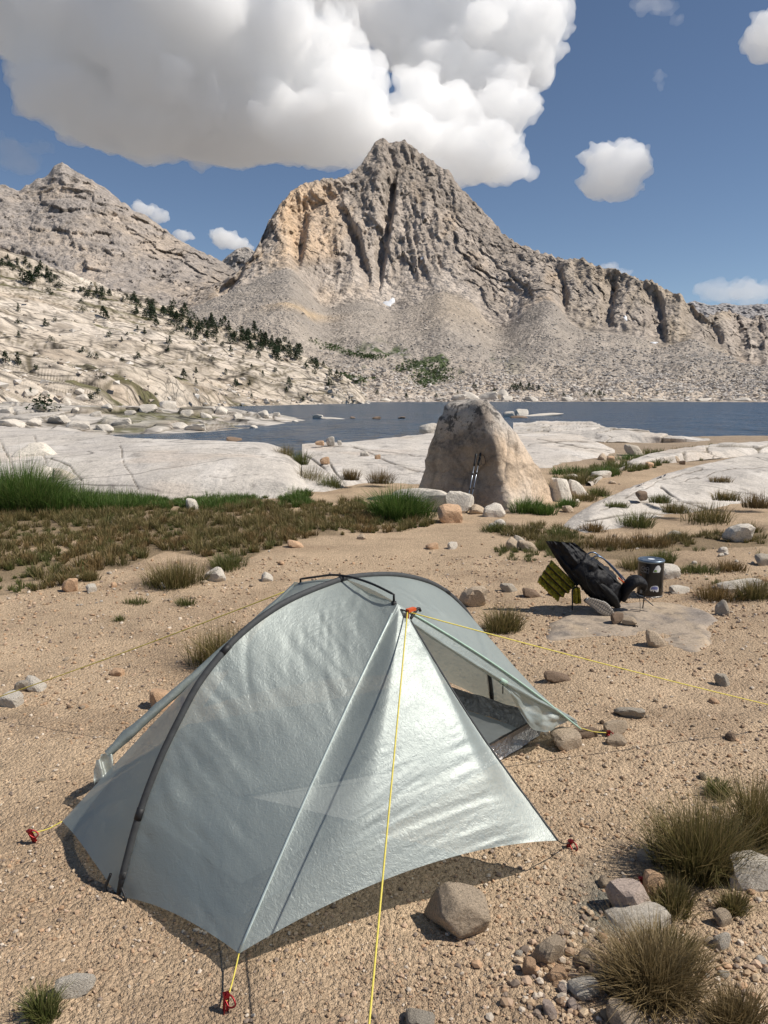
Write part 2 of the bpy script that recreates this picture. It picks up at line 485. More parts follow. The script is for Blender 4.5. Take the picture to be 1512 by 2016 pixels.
def far_peak(name, sky, foot_y, foot_d, xs, seed, tones, amp):
    foot = [(x, foot_y, foot_d) for x, y, d in sky]
    back = [(x, y + 30, d + 500) for x, y, d in sky]
    sm = soften(sky, 0, 0, 31)
    m1 = [(x, foot_y + (y - foot_y) * 0.45, foot_d + (d - foot_d) * 0.45) for x, y, d in sm]
    m2 = [(x, foot_y + (y - foot_y) * 0.8, foot_d + (d - foot_d) * 0.8) for x, y, d in sm]
    P, PX, PY, PV = loft([foot, m1, m2, sky, back], xs, [60, 55, 40, 10])
    PV = np.where(PV <= 3, PV / 3, PV - 2)
    u = (PX - 756) / FPX * foot_d; z = P[..., 2]
    w = fbm(u / 120, z / 120, octaves=3, seed=seed) * 40
    rid = ridged((u + 0.35 * z + w) / 80, z / 130, octaves=5, seed=seed + 1, gain=0.6)
    _, _, b1 = worley((u + 0.3 * z) / 24, z / 26, seed=seed + 11); _, _, b2 = worley(u / 9, z / 10, seed=seed + 12)
    rgh = fbm(u / 40, z / 30, octaves=5, seed=seed + 2, gain=0.62)
    env = smooth(0.0, 0.25, PV) * (1 - 0.8 * smooth(0.9, 1.0, PV)) * (PV <= 1.01)
    P = P + radial(P) * (-(amp * 0.6 * rid + amp * 0.5 * rgh + amp * 0.45 * (b1 - .5) + amp * 0.28 * (b2 - .5)) * env)[..., None]
    P[..., 2] += smooth(0.85, 1.0, PV) * 6 * fbm(u / 14, z * 0, octaves=4, seed=seed + 3, gain=0.65)
    n1 = fbm(u / 60, z / 60, octaves=5, seed=seed + 5, gain=0.6)
    c = mix(np.broadcast_to(tones[0], P.shape), np.array(tones[1]), smooth(-0.1, 0.4, n1))
    c = mix(c, np.array(tones[2]), smooth(0.15, 0.5, rgh) * 0.6)
    terrain(name, P, np.clip(c * np.array([1.18, 1.12, 1.06]) * (1 + 0.15 * fbm(u / 7, z / 7, octaves=3, seed=seed + 7))[..., None], 0.02, 0.7), mountain_mat)

MT = main_mountain()
far_peak('mountain', [(-260, 350, 1750), (-100, 330, 1750), (0, 361, 1720), (40, 371, 1720), (62, 360, 1730), (95, 346, 1740), (108, 326, 1750), (122, 318, 1750), (140, 330, 1740), (180, 353, 1700),
          (240, 396, 1640), (300, 436, 1580), (350, 470, 1530), (400, 498, 1480), (432, 513, 1450), (480, 545, 1400), (560, 590, 1350), (640, 640, 1300)],
         640, 820, np.concatenate([YXS(-1100, -120, 60), YXS(-115, 620, 350)]), 110, [(0.33, 0.305, 0.285), (0.42, 0.37, 0.32), (0.25, 0.23, 0.215)], 34)
far_peak('mountain', [(380, 560, 2700), (425, 530, 2750), (440, 512, 2800), (455, 498, 2800), (466, 492, 2800), (480, 487, 2820), (496, 490, 2800), (520, 510, 2750), (580, 540, 2700)],
         600, 2300, YXS(390, 570, 120), 130, [(0.34, 0.32, 0.30), (0.42, 0.39, 0.36), (0.26, 0.25, 0.24)], 40)
far_peak('mountain', [(1280, 600, 3600), (1350, 596, 3600), (1368, 592, 3600), (1400, 601, 3600), (1425, 597, 3600), (1450, 602, 3600), (1490, 598, 3600), (1530, 600, 3600), (1760, 590, 3600)],
         660, 3000, np.concatenate([YXS(1300, 1590, 130), YXS(1600, 2600, 40)]), 150, [(0.33, 0.33, 0.34), (0.40, 0.39, 0.39), (0.25, 0.25, 0.27)], 50)

def granite_hillside():
    top = [(-260, 440, 480), (-100, 478, 470), (0, 500, 460), (60, 521, 452), (130, 548, 440), (200, 571, 430), (270, 590, 420), (340, 610, 405), (420, 640, 390), (480, 655, 380), (540, 680, 368), (580, 700, 360),
           (620, 722, 350), (660, 744, 340), (700, 764, 328), (740, 782, 318), (780, 795, 305), (830, 802, 300), (1000, 830, 290)]
    mid = [(-260, 700, 240), (0, 705, 240), (300, 735, 250), (500, 752, 262), (700, 778, 275), (780, 792, 285), (1000, 835, 285)]
    low = [(-260, 800, 120), (0, 800, 125), (200, 803, 150), (350, 804, 195), (430, 801, 212), (560, 797, 240), (640, 795, 262), (740, 794, 285), (800, 800, 290), (1000, 840, 290)]
    und = [(-260, 830, 90), (0, 830, 90), (350, 812, 190), (430, 806, 207), (640, 800, 255), (740, 800, 280), (1000, 845, 285)]
    back = [(x, y + 26, d + 130) for x, y, d in top]
    xs = np.concatenate([YXS(-1100, -120, 60), YXS(-116, 770, 440)])
    P, PX, PY, PV = loft([und, low, mid, top, back], xs, [6, 150, 160, 8])
    P[..., 2] -= smooth(670, 765, PX) * 9
    on = smooth(1.0, 1.12, PV) * (1 - smooth(3.0, 3.3, PV)) * (1 - smooth(760, 940, PX))
    gx, gy = P[..., 0], P[..., 1]
    s = gx * 0.94 + gy * 0.33; t = -gx * 0.33 + gy * 0.94            # along and across the joints
    w = fbm(gx / 40, gy / 40, octaves=3, seed=201) * 8
    k = (t + w) / 17.0
    fr = k - np.floor(k)
    stepz = smooth(0.0, 0.34, fr) - fr                                   # long ledges: steep riser, tilted tread
    k2 = (t * 0.9 + s * 0.12 + 1.6 * w) / 6.1; f2 = k2 - np.floor(k2)
    stepz2 = smooth(0.0, 0.4, f2) - f2
    lump = fbm(s / 55, t / 22, octaves=5, seed=207, gain=0.55)
    big = fbm(s / 120, t / 60, octaves=3, seed=209)
    P[..., 2] += on * (3.6 * stepz * (0.6 + 0.9 * np.clip(big + 0.3, 0, 1)) + 1.3 * stepz2 + 4.2 * lump + 3.0 * big + 0.45 * fbm(s / 9, t / 5, octaves=3, seed=211))
    q1, q2, qc = worley((s + w) / 17, (t + 0.6 * w) / 5.2, seed=213)
    r1, r2, rc = worley((s + w) / 7, (t + 0.6 * w) / 3.6, seed=215)
    P[..., 2] += on * (1.5 * (qc - 0.5) * smooth(0, 0.12, q2 - q1) + 0.8 * (rc - 0.5) * smooth(0, 0.15, r2 - r1))
    n1 = fbm(s / 60, t / 18, octaves=5, seed=221, gain=0.6); n2 = fbm(s / 18, t / 3.2, octaves=4, seed=223, gain=0.6)
    c = mix(np.broadcast_to([0.60, 0.545, 0.475], P.shape), np.array([0.47, 0.39, 0.31]), smooth(0.0, 0.45, n1) * 0.8)
    c = mix(c, np.array([0.70, 0.65, 0.59]), smooth(0.05, 0.4, -n1) * 0.7)
    c = mix(c, np.array([0.30, 0.26, 0.215]), smooth(0.15, 0.5, n2) * 0.7)
    crk = np.maximum(smooth(0.9, 1.0, fr) * 0.7, smooth(0.86, 1.0, f2) * 0.55)
    c = mix(c, np.array([0.19, 0.165, 0.13]), crk * smooth(-0.3, 0.2, fbm(s / 25, t / 9, octaves=3, seed=227)))
    veg = smooth(0.05, 0.3, fbm(s / 34, t / 9, octaves=4, seed=229)) * smooth(0.35, 0.8, fr) * (1 - 0.5 * smooth(560, 500, PY))
    c = mix(c, np.array([0.115, 0.115, 0.045]), np.clip(veg * 1.3, 0, 0.92))
    gap = np.maximum(0.9 * (1 - smooth(0.02, 0.10, q2 - q1)), 0.6 * (1 - smooth(0.03, 0.13, r2 - r1))) * smooth(-0.35, 0.25, fbm(s / 40, t / 14, octaves=3, seed=231))
    c = mix(c, np.array([0.15, 0.13, 0.085]), gap)
    P[2:] = blur(P[2:], 1)
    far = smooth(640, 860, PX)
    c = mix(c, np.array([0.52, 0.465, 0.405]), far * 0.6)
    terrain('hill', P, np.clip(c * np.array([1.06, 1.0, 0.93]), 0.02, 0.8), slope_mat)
    return P, PX, PY, PV
HILL = granite_hillside()

def spit():
    nearr = [(-260, 862, -1.75), (0, 866, -1.75), (120, 866, -1.75), (250, 864, -1.75), (320, 863, -1.7), (420, 858, -1.7), (500, 849, -1.7), (560, 839, -1.65), (606, 830, -1.6)]
    edge = [(-260, 848, -1.3), (0, 851, -1.3), (150, 852, -1.35), (250, 851, -1.38), (320, 850, -1.4), (420, 846, -1.4), (500, 839, -1.42), (560, 832, -1.45), (606, 829, -1.6)]
    crest = [(-260, 800, 0.6), (0, 800, 0.5), (150, 806, 0.2), (250, 806, 0.1), (330, 808, 0.0), (420, 808, -0.2), (500, 815, -0.7), (560, 822, -1.2), (606, 828, -1.6)]
    farr = [(-260, 791, 0.4), (0, 794, 0.2), (150, 797, -0.3), (250, 800, -0.6), (330, 803, -1.2), (420, 805, -1.55), (500, 813, -1.6), (560, 821, -1.65), (606, 827.5, -1.65)]
    xs = np.concatenate([YXS(-1100, -120, 50), YXS(-115, 603, 310)])
    P, PX, PY, PV = loft([nearr, edge, crest, farr], xs, [22, 60, 14], 'z')
    gx, gy = P[..., 0], P[..., 1]
    on = smooth(0.7, 1.3, PV) * (1 - smooth(2.6, 3.0, PV)) * (1 - 0.75 * smooth(440, 600, PX))
    f1, f2, cid = worley(gx / 3.2 + 0.4 * fbm(gx / 3, gy / 3, seed=7), gy / 6.0, seed=3)
    P[..., 2] += on * (0.55 * fbm(gx / 7, gy / 12, octaves=4, seed=301) + 0.9 * (cid - 0.45) * smooth(0, 0.18, f2 - f1))
    n1 = fbm(gx / 6, gy / 9, octaves=5, seed=303)
    c = mix(np.broadcast_to([0.62, 0.565, 0.50], P.shape), np.array([0.47, 0.40, 0.325]), smooth(-0.05, 0.4, n1))
    c = mix(c, np.array([0.16, 0.13, 0.09]), 0.85 * (1 - smooth(0.0, 0.10, f2 - f1)))
    veg = smooth(0.02, 0.2, fbm(gx / 8, gy / 10, octaves=4, seed=305)) * smooth(0.9, 1.1, PV) * (1 - smooth(430, 560, PX) * 0.6) * (1 - 0.6 * smooth(0.4, 0.6, cid))
    c = mix(c, np.array([0.13, 0.125, 0.05]), np.clip(veg * (.75 + .5 * fbm(gx / .8, gy / 1.2, octaves=3, seed=311)), 0, 0.92))
    terrain('shore', P, np.clip(c, 0.02, 0.8), slope_mat)
    return P, PX, PY, PV
SPIT = spit()

def wide_terrain():
    r = np.concatenate([[700], np.geomspace(1500, 40000, 14)]); a = np.linspace(0, 2 * math.pi, 72, endpoint=False)
    A, R = np.meshgrid(a, r); X, Y = R * np.sin(A), R * np.cos(A)
    Z = -12 + smooth(800, 4000, R) * 60 * fbm(X / 2500, Y / 2500, octaves=4, seed=881) - smooth(2500, 6000, R) * 60
    P = np.stack([X, Y, Z], -1)
    obj('terrain', mesh_from('terrain', P.reshape(-1, 3), grid_faces(len(r), 72, True), np.broadcast_to([0.38, 0.345, 0.31], (P.size // 3, 3))), mountain_mat, kind='structure')
wide_terrain()

def lake():
    m, nt, N, L, b = new_mat('lake_water')
    b.inputs['Base Color'].default_value = (0.010, 0.052, 0.105, 1)
    b.inputs['Roughness'].default_value = 0.22
    b.inputs['IOR'].default_value = 1.33
    p = n_pos(nt, (1, 0.55, 1))
    a = n_noise(nt, 1.1, 4, 0.6, p); c = n_noise(nt, 0.16, 3, 0.5, p)
    nb = n_bump(nt, a.outputs[0], 1.1)
    nb = n_bump(nt, c.outputs[0], 2.2, prev=nb)
    L.new(nb, b.inputs['Normal'])
    xs = np.linspace(-420, 520, 40); ys = np.linspace(16, 560, 40)
    X, Y = np.meshgrid(xs, ys)
    P = np.stack([X, Y, np.full_like(X, LAKE_Z)], -1)
    obj('lake', mesh_from('lake', P.reshape(-1, 3), grid_faces(40, 40)), m, kind='structure')
lake()
# ------------------------------------------------------------------ clouds: lit volumes
def ico(sub):
    bm = bmesh.new(); bmesh.ops.create_icosphere(bm, subdivisions=sub, radius=1)
    bm.verts.ensure_lookup_table()
    V = np.array([v.co[:] for v in bm.verts]); F = np.array([[v.index for v in f.verts] for f in bm.faces]); bm.free()
    return V, F
ICO1, ICO2, ICO3, ICO5 = ico(1), ico(2), ico(3), ico(5)

def cloud_mat(dens):
    m = bpy.data.materials.new('cloud_vapour'); m.use_nodes = True
    nt = m.node_tree; nt.nodes.clear()
    o = nt.nodes.new('ShaderNodeOutputMaterial'); v = nt.nodes.new('ShaderNodeVolumePrincipled')
    v.inputs['Color'].default_value = (1, 1, 1, 1); v.inputs['Density'].default_value = dens
    v.inputs['Anisotropy'].default_value = 0.0
    nt.links.new(v.outputs[0], o.inputs['Volume'])
    return m

def cloud(label, blobs, D, seed, dens, vox, levels=((0.42, 12), (0.5, 7), (0.5, 4)), flat=-0.3, rag=5.0):
    rng = np.random.default_rng(seed); S = []
    k = D / FPX
    for (px, py, rx, ry, *dz) in blobs:
        c = at_d(px, py, D + (dz[0] if dz else 0))
        S.append((c, np.array([rx * k, (rx + ry) / 2 * k, ry * k])))
    parents = list(S)
    for fr, cnt in levels:
        new = []
        for c, r in parents:
            for _ in range(cnt):
                d = rng.normal(size=3); d /= np.linalg.norm(d)
                if d[2] < flat: d[2] *= -0.6
                rr = r.mean() * fr * rng.uniform(0.55, 1.15)
                if rr < vox * 1.1: continue
                new.append((c + d * r * rng.uniform(0.75, 1.0), np.array([rr * 1.1, rr, rr * 0.95])))
        S = S + new; parents = new
    V = np.concatenate([ICO1[0] * r + c for c, r in S]); F = np.concatenate([ICO1[1] + i * len(ICO1[0]) for i in range(len(S))])
    o = obj('cloud', mesh_from('cloud', V, F), cloud_mat(dens), label=label, cat='cloud')
    m = o.modifiers.new('merge', 'REMESH'); m.mode = 'VOXEL'; m.voxel_size = vox
    for sc_, st in ((34, rag * 1.5), (14, rag * .9), (6.0, rag * 0.55), (3.0, rag * 0.4)):
        t = bpy.data.textures.new('billow', 'CLOUDS'); t.noise_scale = vox * sc_; t.noise_depth = 4
        d = o.modifiers.new('billow', 'DISPLACE'); d.texture = t; d.texture_coords = 'GLOBAL'; d.strength = vox * st; d.mid_level = 0.5
    m = o.modifiers.new('merge', 'REMESH'); m.mode = 'VOXEL'; m.voxel_size = vox * 0.9
    return o

cloud('huge grey-based white cumulus cloud filling the upper left sky',
      [(30, 30, 130, 80, 300), (180, 90, 170, 100, 0), (120, 190, 90, 60, 0), (370, 110, 180, 130, -100), (290, 230, 180, 80, 0), (470, 250, 200, 78, 0), (560, 130, 120, 110, -150),
       (640, 255, 130, 72, -100), (690, 180, 60, 60, -150), (790, 290, 100, 55, 0), (930, 305, 90, 50, 100), (940, 60, 120, 110, 900), (1020, 90, 70, 105, 900), (920, 170, 130, 80, 800),
       (1000, 330, 50, 38, 300), (985, 240, 65, 65, 500), (840, 20, 120, 70, 900), (820, 240, 110, 60, 300), (880, 340, 55, 35, 200), (420, -90, 300, 110, 0), (60, -80, 260, 90, 300), (920, -60, 170, 80, 900), (730, 20, 95, 70, 700), (800, 95, 70, 60, 800), (690, 120, 40, 40, 300), (640, -30, 90, 60, 300), (1050, 120, 55, 75, 900), (1075, 40, 45, 70, 900)],
      5200, 1, 0.0092, 12, levels=((0.42, 15), (0.5, 7), (0.5, 3)), rag=6.0)
cloud('small round white cloud alone in the blue right of the peak', [(1206, 345, 50, 46), (1190, 322, 42, 38), (1232, 338, 36, 44), (1185, 365, 36, 26), (1222, 378, 34, 22)], 5000, 2, 0.012, 8)
cloud('small white cloud above the saddle between the two mountains', [(436, 470, 24, 20), (465, 480, 26, 13), (420, 462, 14, 13), (490, 488, 16, 8)], 7000, 3, 0.012, 8)
cloud('white cloud peeping over the left mountain slope', [(285, 414, 24, 14), (312, 428, 18, 12), (362, 466, 16, 10)], 7000, 4, 0.012, 8)
cloud('white cloud cut by the right picture edge', [(1500, 88, 26, 30), (1525, 70, 40, 40), (1490, 110, 14, 14)], 5200, 5, 0.012, 9)
cloud('thin wisp of cloud high above the round cloud', [(1278, 8, 40, 8), (1310, 20, 20, 8), (1330, 42, 14, 8)], 5200, 6, 0.0016, 9)
cloud('low pale cloud bank over the far right ridge', [(1440, 578, 50, 13), (1500, 575, 50, 15), (1400, 572, 30, 8), (1580, 575, 60, 18), (1480, 592, 24, 12)], 9000, 7, 0.0022, 14)
cloud('sliver of white cloud behind the right cliff crest', [(1198, 530, 20, 10), (1225, 540, 16, 8)], 8000, 8, 0.004, 9)
cloud('ragged thin cloud left of the big cumulus base', [(40, 320, 45, 22), (10, 300, 40, 24), (75, 290, 26, 14)], 5600, 9, 0.0016, 12)
cloud('tiny wisp of cloud in the open blue sky', [(1298, 152, 9, 14), (1300, 170, 7, 9)], 5200, 10, 0.0016, 7)
# ------------------------------------------------------------------ near ground
def project(p):
    """world -> photograph pixel (used to choose where things grow)"""
    p = np.asarray(p, float)
    x, y, z = p[..., 0], p[..., 1], p[..., 2] - EYE
    f = y * CP - z * SP; up = y * SP + z * CP
    return 756 + FPX * x / f, 1008 - FPX * up / f

def in_poly(px, py, poly):
    px = np.asarray(px); py = np.asarray(py); c = np.zeros(px.shape, bool)
    n = len(poly)
    for i in range(n):
        x0, y0 = poly[i]; x1, y1 = poly[(i + 1) % n]
        if y0 == y1: continue
        k = ((y0 > py) != (y1 > py)) & (px < (x1 - x0) * (py - y0) / (y1 - y0) + x0)
        c ^= k
    return c

def gz(x, y):
    """height of the campsite ground"""
    x = np.asarray(x, float); y = np.asarray(y, float)
    r = np.hypot(x, y)
    z = 0.022 * fbm(x / 1.7, y / 1.7, octaves=3, seed=501) + 0.012 * fbm(x / 0.30, y / 0.36, octaves=3, seed=503)
    z = z + smooth(9, 20, r) * 0.10 * fbm(x / 5, y / 5, octaves=3, seed=505)
    edge = 18.5 + 15 * smooth(2.2, 5.0, x) + 1.5 * vnoise(x / 9, y * 0, seed=507)
    return z - 3.6 * smooth(0, 9, y - edge) - 0.012 * smooth(0.2, 0.9, fbm(x / 0.6, y / 0.9, octaves=3, seed=509))

MEADOW = [(-300, 1000), (0, 995), (180, 992), (420, 992), (560, 992), (700, 985), (760, 1010), (860, 1030), (800, 1045), (700, 1050), (600, 1060), (520, 1085), (470, 1110), (330, 1085), (250, 1115), (150, 1150), (60, 1168), (0, 1172), (-300, 1200)]
MEADOW2 = [(960, 1040), (1060, 1030), (1180, 1060), (1290, 1060), (1400, 1050), (1512, 1040), (1512, 1075), (1330, 1085), (1250, 1105), (1130, 1095), (1020, 1075)]

def ground():
    az_f = np.radians(np.linspace(-33, 33, 400)); az_b = np.radians(np.concatenate([np.linspace(33, 327, 70)[1:-1]]))
    az = np.concatenate([az_f, az_b])
    r = np.concatenate([[0.05, 0.4, 0.8, 1.1], np.geomspace(1.5, 14, 400), np.geomspace(14, 70, 90)[1:]])
    A, R = np.meshgrid(az, r)
    X, Y = R * np.sin(A), R * np.cos(A)
    Z = gz(X, Y)
    near = smooth(12, 4, R)
    Z = Z + near * (0.0042 * fbm(X / 0.05, Y / 0.05, octaves=3, seed=511, gain=0.6))
    f1, f2, cid = worley(X / 0.035, Y / 0.035, seed=513)
    Z = Z + near * 0.006 * np.clip(cid - 0.6, 0, 1) * smooth(0.55, 0.1, f1) * 2
    px, py = project(np.stack([X, Y, Z], -1))
    front = Y > 0.3
    n1 = fbm(X / 1.3, Y / 1.3, octaves=4, seed=521); n2 = fbm(X / 0.35, Y / 0.35, octaves=4, seed=523)
    c = mix(np.broadcast_to([0.52, 0.385, 0.255], X.shape + (3,)), np.array([0.44, 0.32, 0.21]), smooth(0.0, 0.45, n1))
    c = mix(c, np.array([0.52, 0.385, 0.255]), smooth(0.05, 0.5, n2) * 0.6)
    damp = smooth(0.25, 0.6, fbm(X / 0.8, Y / 0.5, octaves=3, seed=525))
    c = mix(c, np.array([0.27, 0.19, 0.125]), damp * 0.45)
    m = (in_poly(px, py, MEADOW) | in_poly(px, py, MEADOW2)) & front
    mm = m * smooth(-0.45, 0.0, n1 + 0.6 * n2)
    c = mix(c, np.array([0.20, 0.15, 0.085]), 0.7 * mm)
    # grey lichen soil round the stake stones, lower right
    li = np.exp(-((px - 1230) / 95) ** 2 - ((py - 1770) / 75) ** 2) * front
    c = mix(c, np.array([0.165, 0.165, 0.14]), np.clip(1.5 * li * smooth(-0.3, 0.25, n2), 0, 0.9))
    wet = np.exp(-((px - 250) / 60) ** 2 - ((py - 1028) / 10) ** 2) * front
    c = mix(c, np.array([0.13, 0.12, 0.11]), np.clip(wet, 0, 0.9))
    back = smooth(930, 900, py) * front
    c = mix(c, np.array([0.33, 0.26, 0.19]), back * 0.7)
    m_, nt, N, L, b = new_mat('sand_and_gravel')
    p = n_pos(nt)
    g1 = n_vor(nt, 62, vec=p); g2 = n_vor(nt, 170, vec=p); g3 = n_noise(nt, 380, 3, 0.6, p)
    t1 = n_ramp(nt, g1.outputs['Color'], [(0.0, 0.55), (0.35, 0.92), (0.8, 1.22), (1.0, 1.45)])
    t2 = n_ramp(nt, g2.outputs['Color'], [(0.0, 0.62), (0.5, 1.0), (1.0, 1.35)])
    cc = n_mul(nt, n_mul(nt, n_attr(nt), t1.outputs[0], 0.6), t2.outputs[0], 0.85)
    big = n_noise(nt, 1.6, 6, 0.6, p)
    cc = n_mul(nt, cc, n_ramp(nt, big.outputs[0], [(0.3, 0.82), (0.7, 1.1)]).outputs[0])
    L.new(cc, b.inputs['Base Color']); b.inputs['Roughness'].default_value = 0.95; b.inputs['Specular IOR Level'].default_value = 0.2
    h = n_math(nt, 'ADD', n_math(nt, 'MULTIPLY', g1.outputs['Distance'], -1.0), n_math(nt, 'MULTIPLY', g2.outputs['Distance'], -0.5))
    h = n_math(nt, 'ADD', h, n_math(nt, 'MULTIPLY', g3.outputs[0], 0.25))
    L.new(n_bump(nt, h, 0.011), b.inputs['Normal'])
    V = np.stack([X, Y, Z], -1)
    me = mesh_from('ground', V.reshape(-1, 3), grid_faces(len(r), len(az), True), c.reshape(-1, 3))
    obj('ground', me, m_, kind='structure')
ground()

# ------------------------------------------------------------------ granite slabs
slab_mat = rock_mat('pale_granite', s1=1.6, s2=11.0, speck=60.0, bump=0.06, contrast=0.24, rough=0.88, joints=((0.5, 0.3, 0.012, 0.35),))

def slab(label, rows, x0, x1, nu, steps, seed, lump=0.05, cracks=(), stains=0.3, drop=3.2, run=7.0, joints=0.0, tone=(0.56, 0.51, 0.45), group=None):
    xs = np.linspace(x0, x1, nu)
    if x0 < -100: xs = np.concatenate([np.linspace(-1000, x0 - 10, 40), xs])
    if x1 > 1700: xs = np.concatenate([np.linspace(x0, 1560, nu - 40), np.linspace(1575, 2500, 40)])
    P, PX, PY, PV = loft(rows, xs, steps, 'z')
    P = blur(P, 14)
    back = []
    for q in np.linspace(0.08, 1, 10):
        back.append(P[-1] + radial(P[-1]) * (run * q) + np.array([0, 0, -drop]) * (q ** 1.6))
    P = np.concatenate([P, np.array(back)], 0)
    PX = np.concatenate([PX, np.repeat(PX[-1:], 10, 0)]); PY = np.concatenate([PY, np.repeat(PY[-1:], 10, 0)]); PV = np.concatenate([PV, np.repeat(PV[-1:], 10, 0)])
    x, y = P[..., 0], P[..., 1]
    n = grid_normals(P)
    d = lump * (1.6 * fbm(x / 2.6, y / 3.5, octaves=4, seed=seed) + 0.35 * fbm(x / 0.5, y / 0.5, octaves=4, seed=seed + 1, gain=0.6))
    c = mix(np.broadcast_to(tone, P.shape), np.array([0.50, 0.46, 0.42]), smooth(0.0, 0.5, fbm(x / 1.5, y / 2.5, octaves=5, seed=seed + 3, gain=0.6)) * stains * 2)
    c = mix(c, np.array([0.68, 0.63, 0.57]), smooth(0.1, 0.5, fbm(x / 1.1, y / 1.6, octaves=4, seed=seed + 5)) * 0.6)
    c = mix(c, np.array([0.57, 0.47, 0.38]), smooth(0.2, 0.5, fbm(x / 2.1, y / 1.6, octaves=4, seed=seed + 6)) * 0.4)
    lich = smooth(0.30, 0.5, fbm(x / 0.4, y / 0.4, octaves=5, seed=seed + 7, gain=.62))
    c = mix(c, np.array([0.20, 0.18, 0.16]), lich * 0.55)
    for poly, wid, dep in cracks:
        wob = 5 * fbm(PX / 22, PY / 22, octaves=3, seed=seed + 9)
        dist, _ = poly_dist(PX + wob, PY + 0.5 * wob, poly)
        k = np.exp(-(dist / (0.62 * wid)) ** 2) * (0.35 + 0.65 * smooth(-.4, .1, fbm(PX / 14, PY / 14, octaves=2, seed=seed + 13)))
        d = d - dep * k
        c = mix(c, np.array([0.13, 0.11, 0.085]), np.clip(k * 1.1, 0, 0.92))
    if joints:
        s = x * 0.8 + y * 0.6; t = -x * 0.6 + y * 0.8
        f1, f2, cid = worley(s / joints, t / (joints * 0.42), seed=seed + 11)
        gap = 1 - smooth(0.0, 0.06, f2 - f1)
        d = d + 0.10 * (cid - 0.5) * (1 - gap) - 0.07 * gap
        c = mix(c, np.array([0.15, 0.125, 0.08]), gap * 0.85)
    P = P + n * d[..., None]
    me = mesh_from('granite_slab', P.reshape(-1, 3), grid_faces(*P.shape[:2]), np.clip(c, 0.02, 0.8).reshape(-1, 3))
    return obj('granite_slab', me, slab_mat, label=label, cat='rock slab', group=group)

slab('long smooth whale-backed granite slab behind the green grass, left',
     [[(-200, 988, -.06), (170, 988, -.06), (300, 992, -.06), (450, 992, -.06), (560, 990, -.06), (606, 980, -.06), (616, 977, -.06)],
      [(-200, 938, .26), (300, 946, .27), (500, 946, .27), (572, 954, .22), (604, 968, .05), (616, 976, -.05)],
      [(-200, 893, .51), (0, 896, .51), (300, 903, .51), (500, 906, .50), (566, 921, .38), (600, 955, .12), (616, 975, -.04)],
      [(-200, 828, .74), (0, 837, .74), (130, 846, .73), (250, 862, .72), (400, 867, .70), (520, 873, .66), (562, 886, .54), (594, 920, .25), (616, 973, -.03)]],
     -190, 614, 330, [40, 44, 60], 601, 0.05,
     [([(236, 880), (246, 915), (262, 940), (276, 968)], 1.3, .03), ([(66, 862), (90, 905), (100, 960)], 1.8, .05), ([(410, 940), (440, 946), (466, 944)], 1.0, .012),
      ([(0, 872), (22, 915), (30, 960)], 1.8, .05), ([(100, 905), (135, 915), (160, 945)], 1.8, .04)])
slab('tilted cracked granite slab left of the big boulder',
     [[(590, 985, -.08), (640, 990, -.08), (680, 982, -.08), (720, 968, -.08), (800, 966, -.06), (930, 968, -.05)],
      [(590, 930, .26), (650, 930, .24), (720, 918, .26), (800, 912, .3), (930, 905, .32)],
      [(560, 876, .45), (600, 873, .46), (680, 869, .48), (760, 863, .5), (830, 854, .5), (900, 846, .5), (930, 845, .5)]],
     592, 925, 200, [46, 60], 621, 0.06,
     [([(690, 880), (745, 905), (800, 925), (850, 940)], 1.6, .03), ([(640, 905), (670, 940), (690, 975)], 2, .06), ([(600, 900), (640, 925), (668, 960)], 2, .06), ([(730, 890), (790, 900), (850, 905)], 1.1, .02), ([(655, 880), (760, 895)], 1.2, .03)], joints=0.0)
slab('flat creamy granite slab right of the big boulder',
     [[(1000, 936, -.05), (1060, 934, -.05), (1110, 928, -.05), (1150, 918, -.05), (1190, 904, -.05), (1215, 893, -.05)],
      [(1000, 890, .16), (1080, 888, .16), (1150, 888, .12), (1190, 893, .03), (1215, 892, -.04)],
      [(1000, 850, .28), (1080, 847, .28), (1140, 853, .22), (1190, 875, .06), (1215, 890, -.03)]],
     1002, 1213, 130, [40, 40], 641, 0.05, [([(1060, 868), (1130, 880), (1200, 888)], 1.4, .03), ([(1040, 880), (1100, 872), (1170, 870)], 1.2, .03)], joints=0.0, drop=1.2, tone=(0.60, 0.535, 0.46))
slab('blocky granite knoll on the lake edge behind the big boulder',
     [[(1005, 868, -.1), (1100, 872, -.1), (1200, 876, -.1), (1320, 874, -.1), (1430, 872, -.1)],
      [(1005, 850, .2), (1080, 847, .3), (1200, 855, .25), (1320, 862, .15), (1430, 866, .0)],
      [(1005, 833, .4), (1080, 827, .45), (1150, 830, .4), (1220, 843, .3), (1290, 855, .2), (1380, 857, .15), (1430, 864, -.05)]],
     1007, 1428, 220, [30, 34], 661, 0.14, joints=3.2, drop=2.6, run=8)
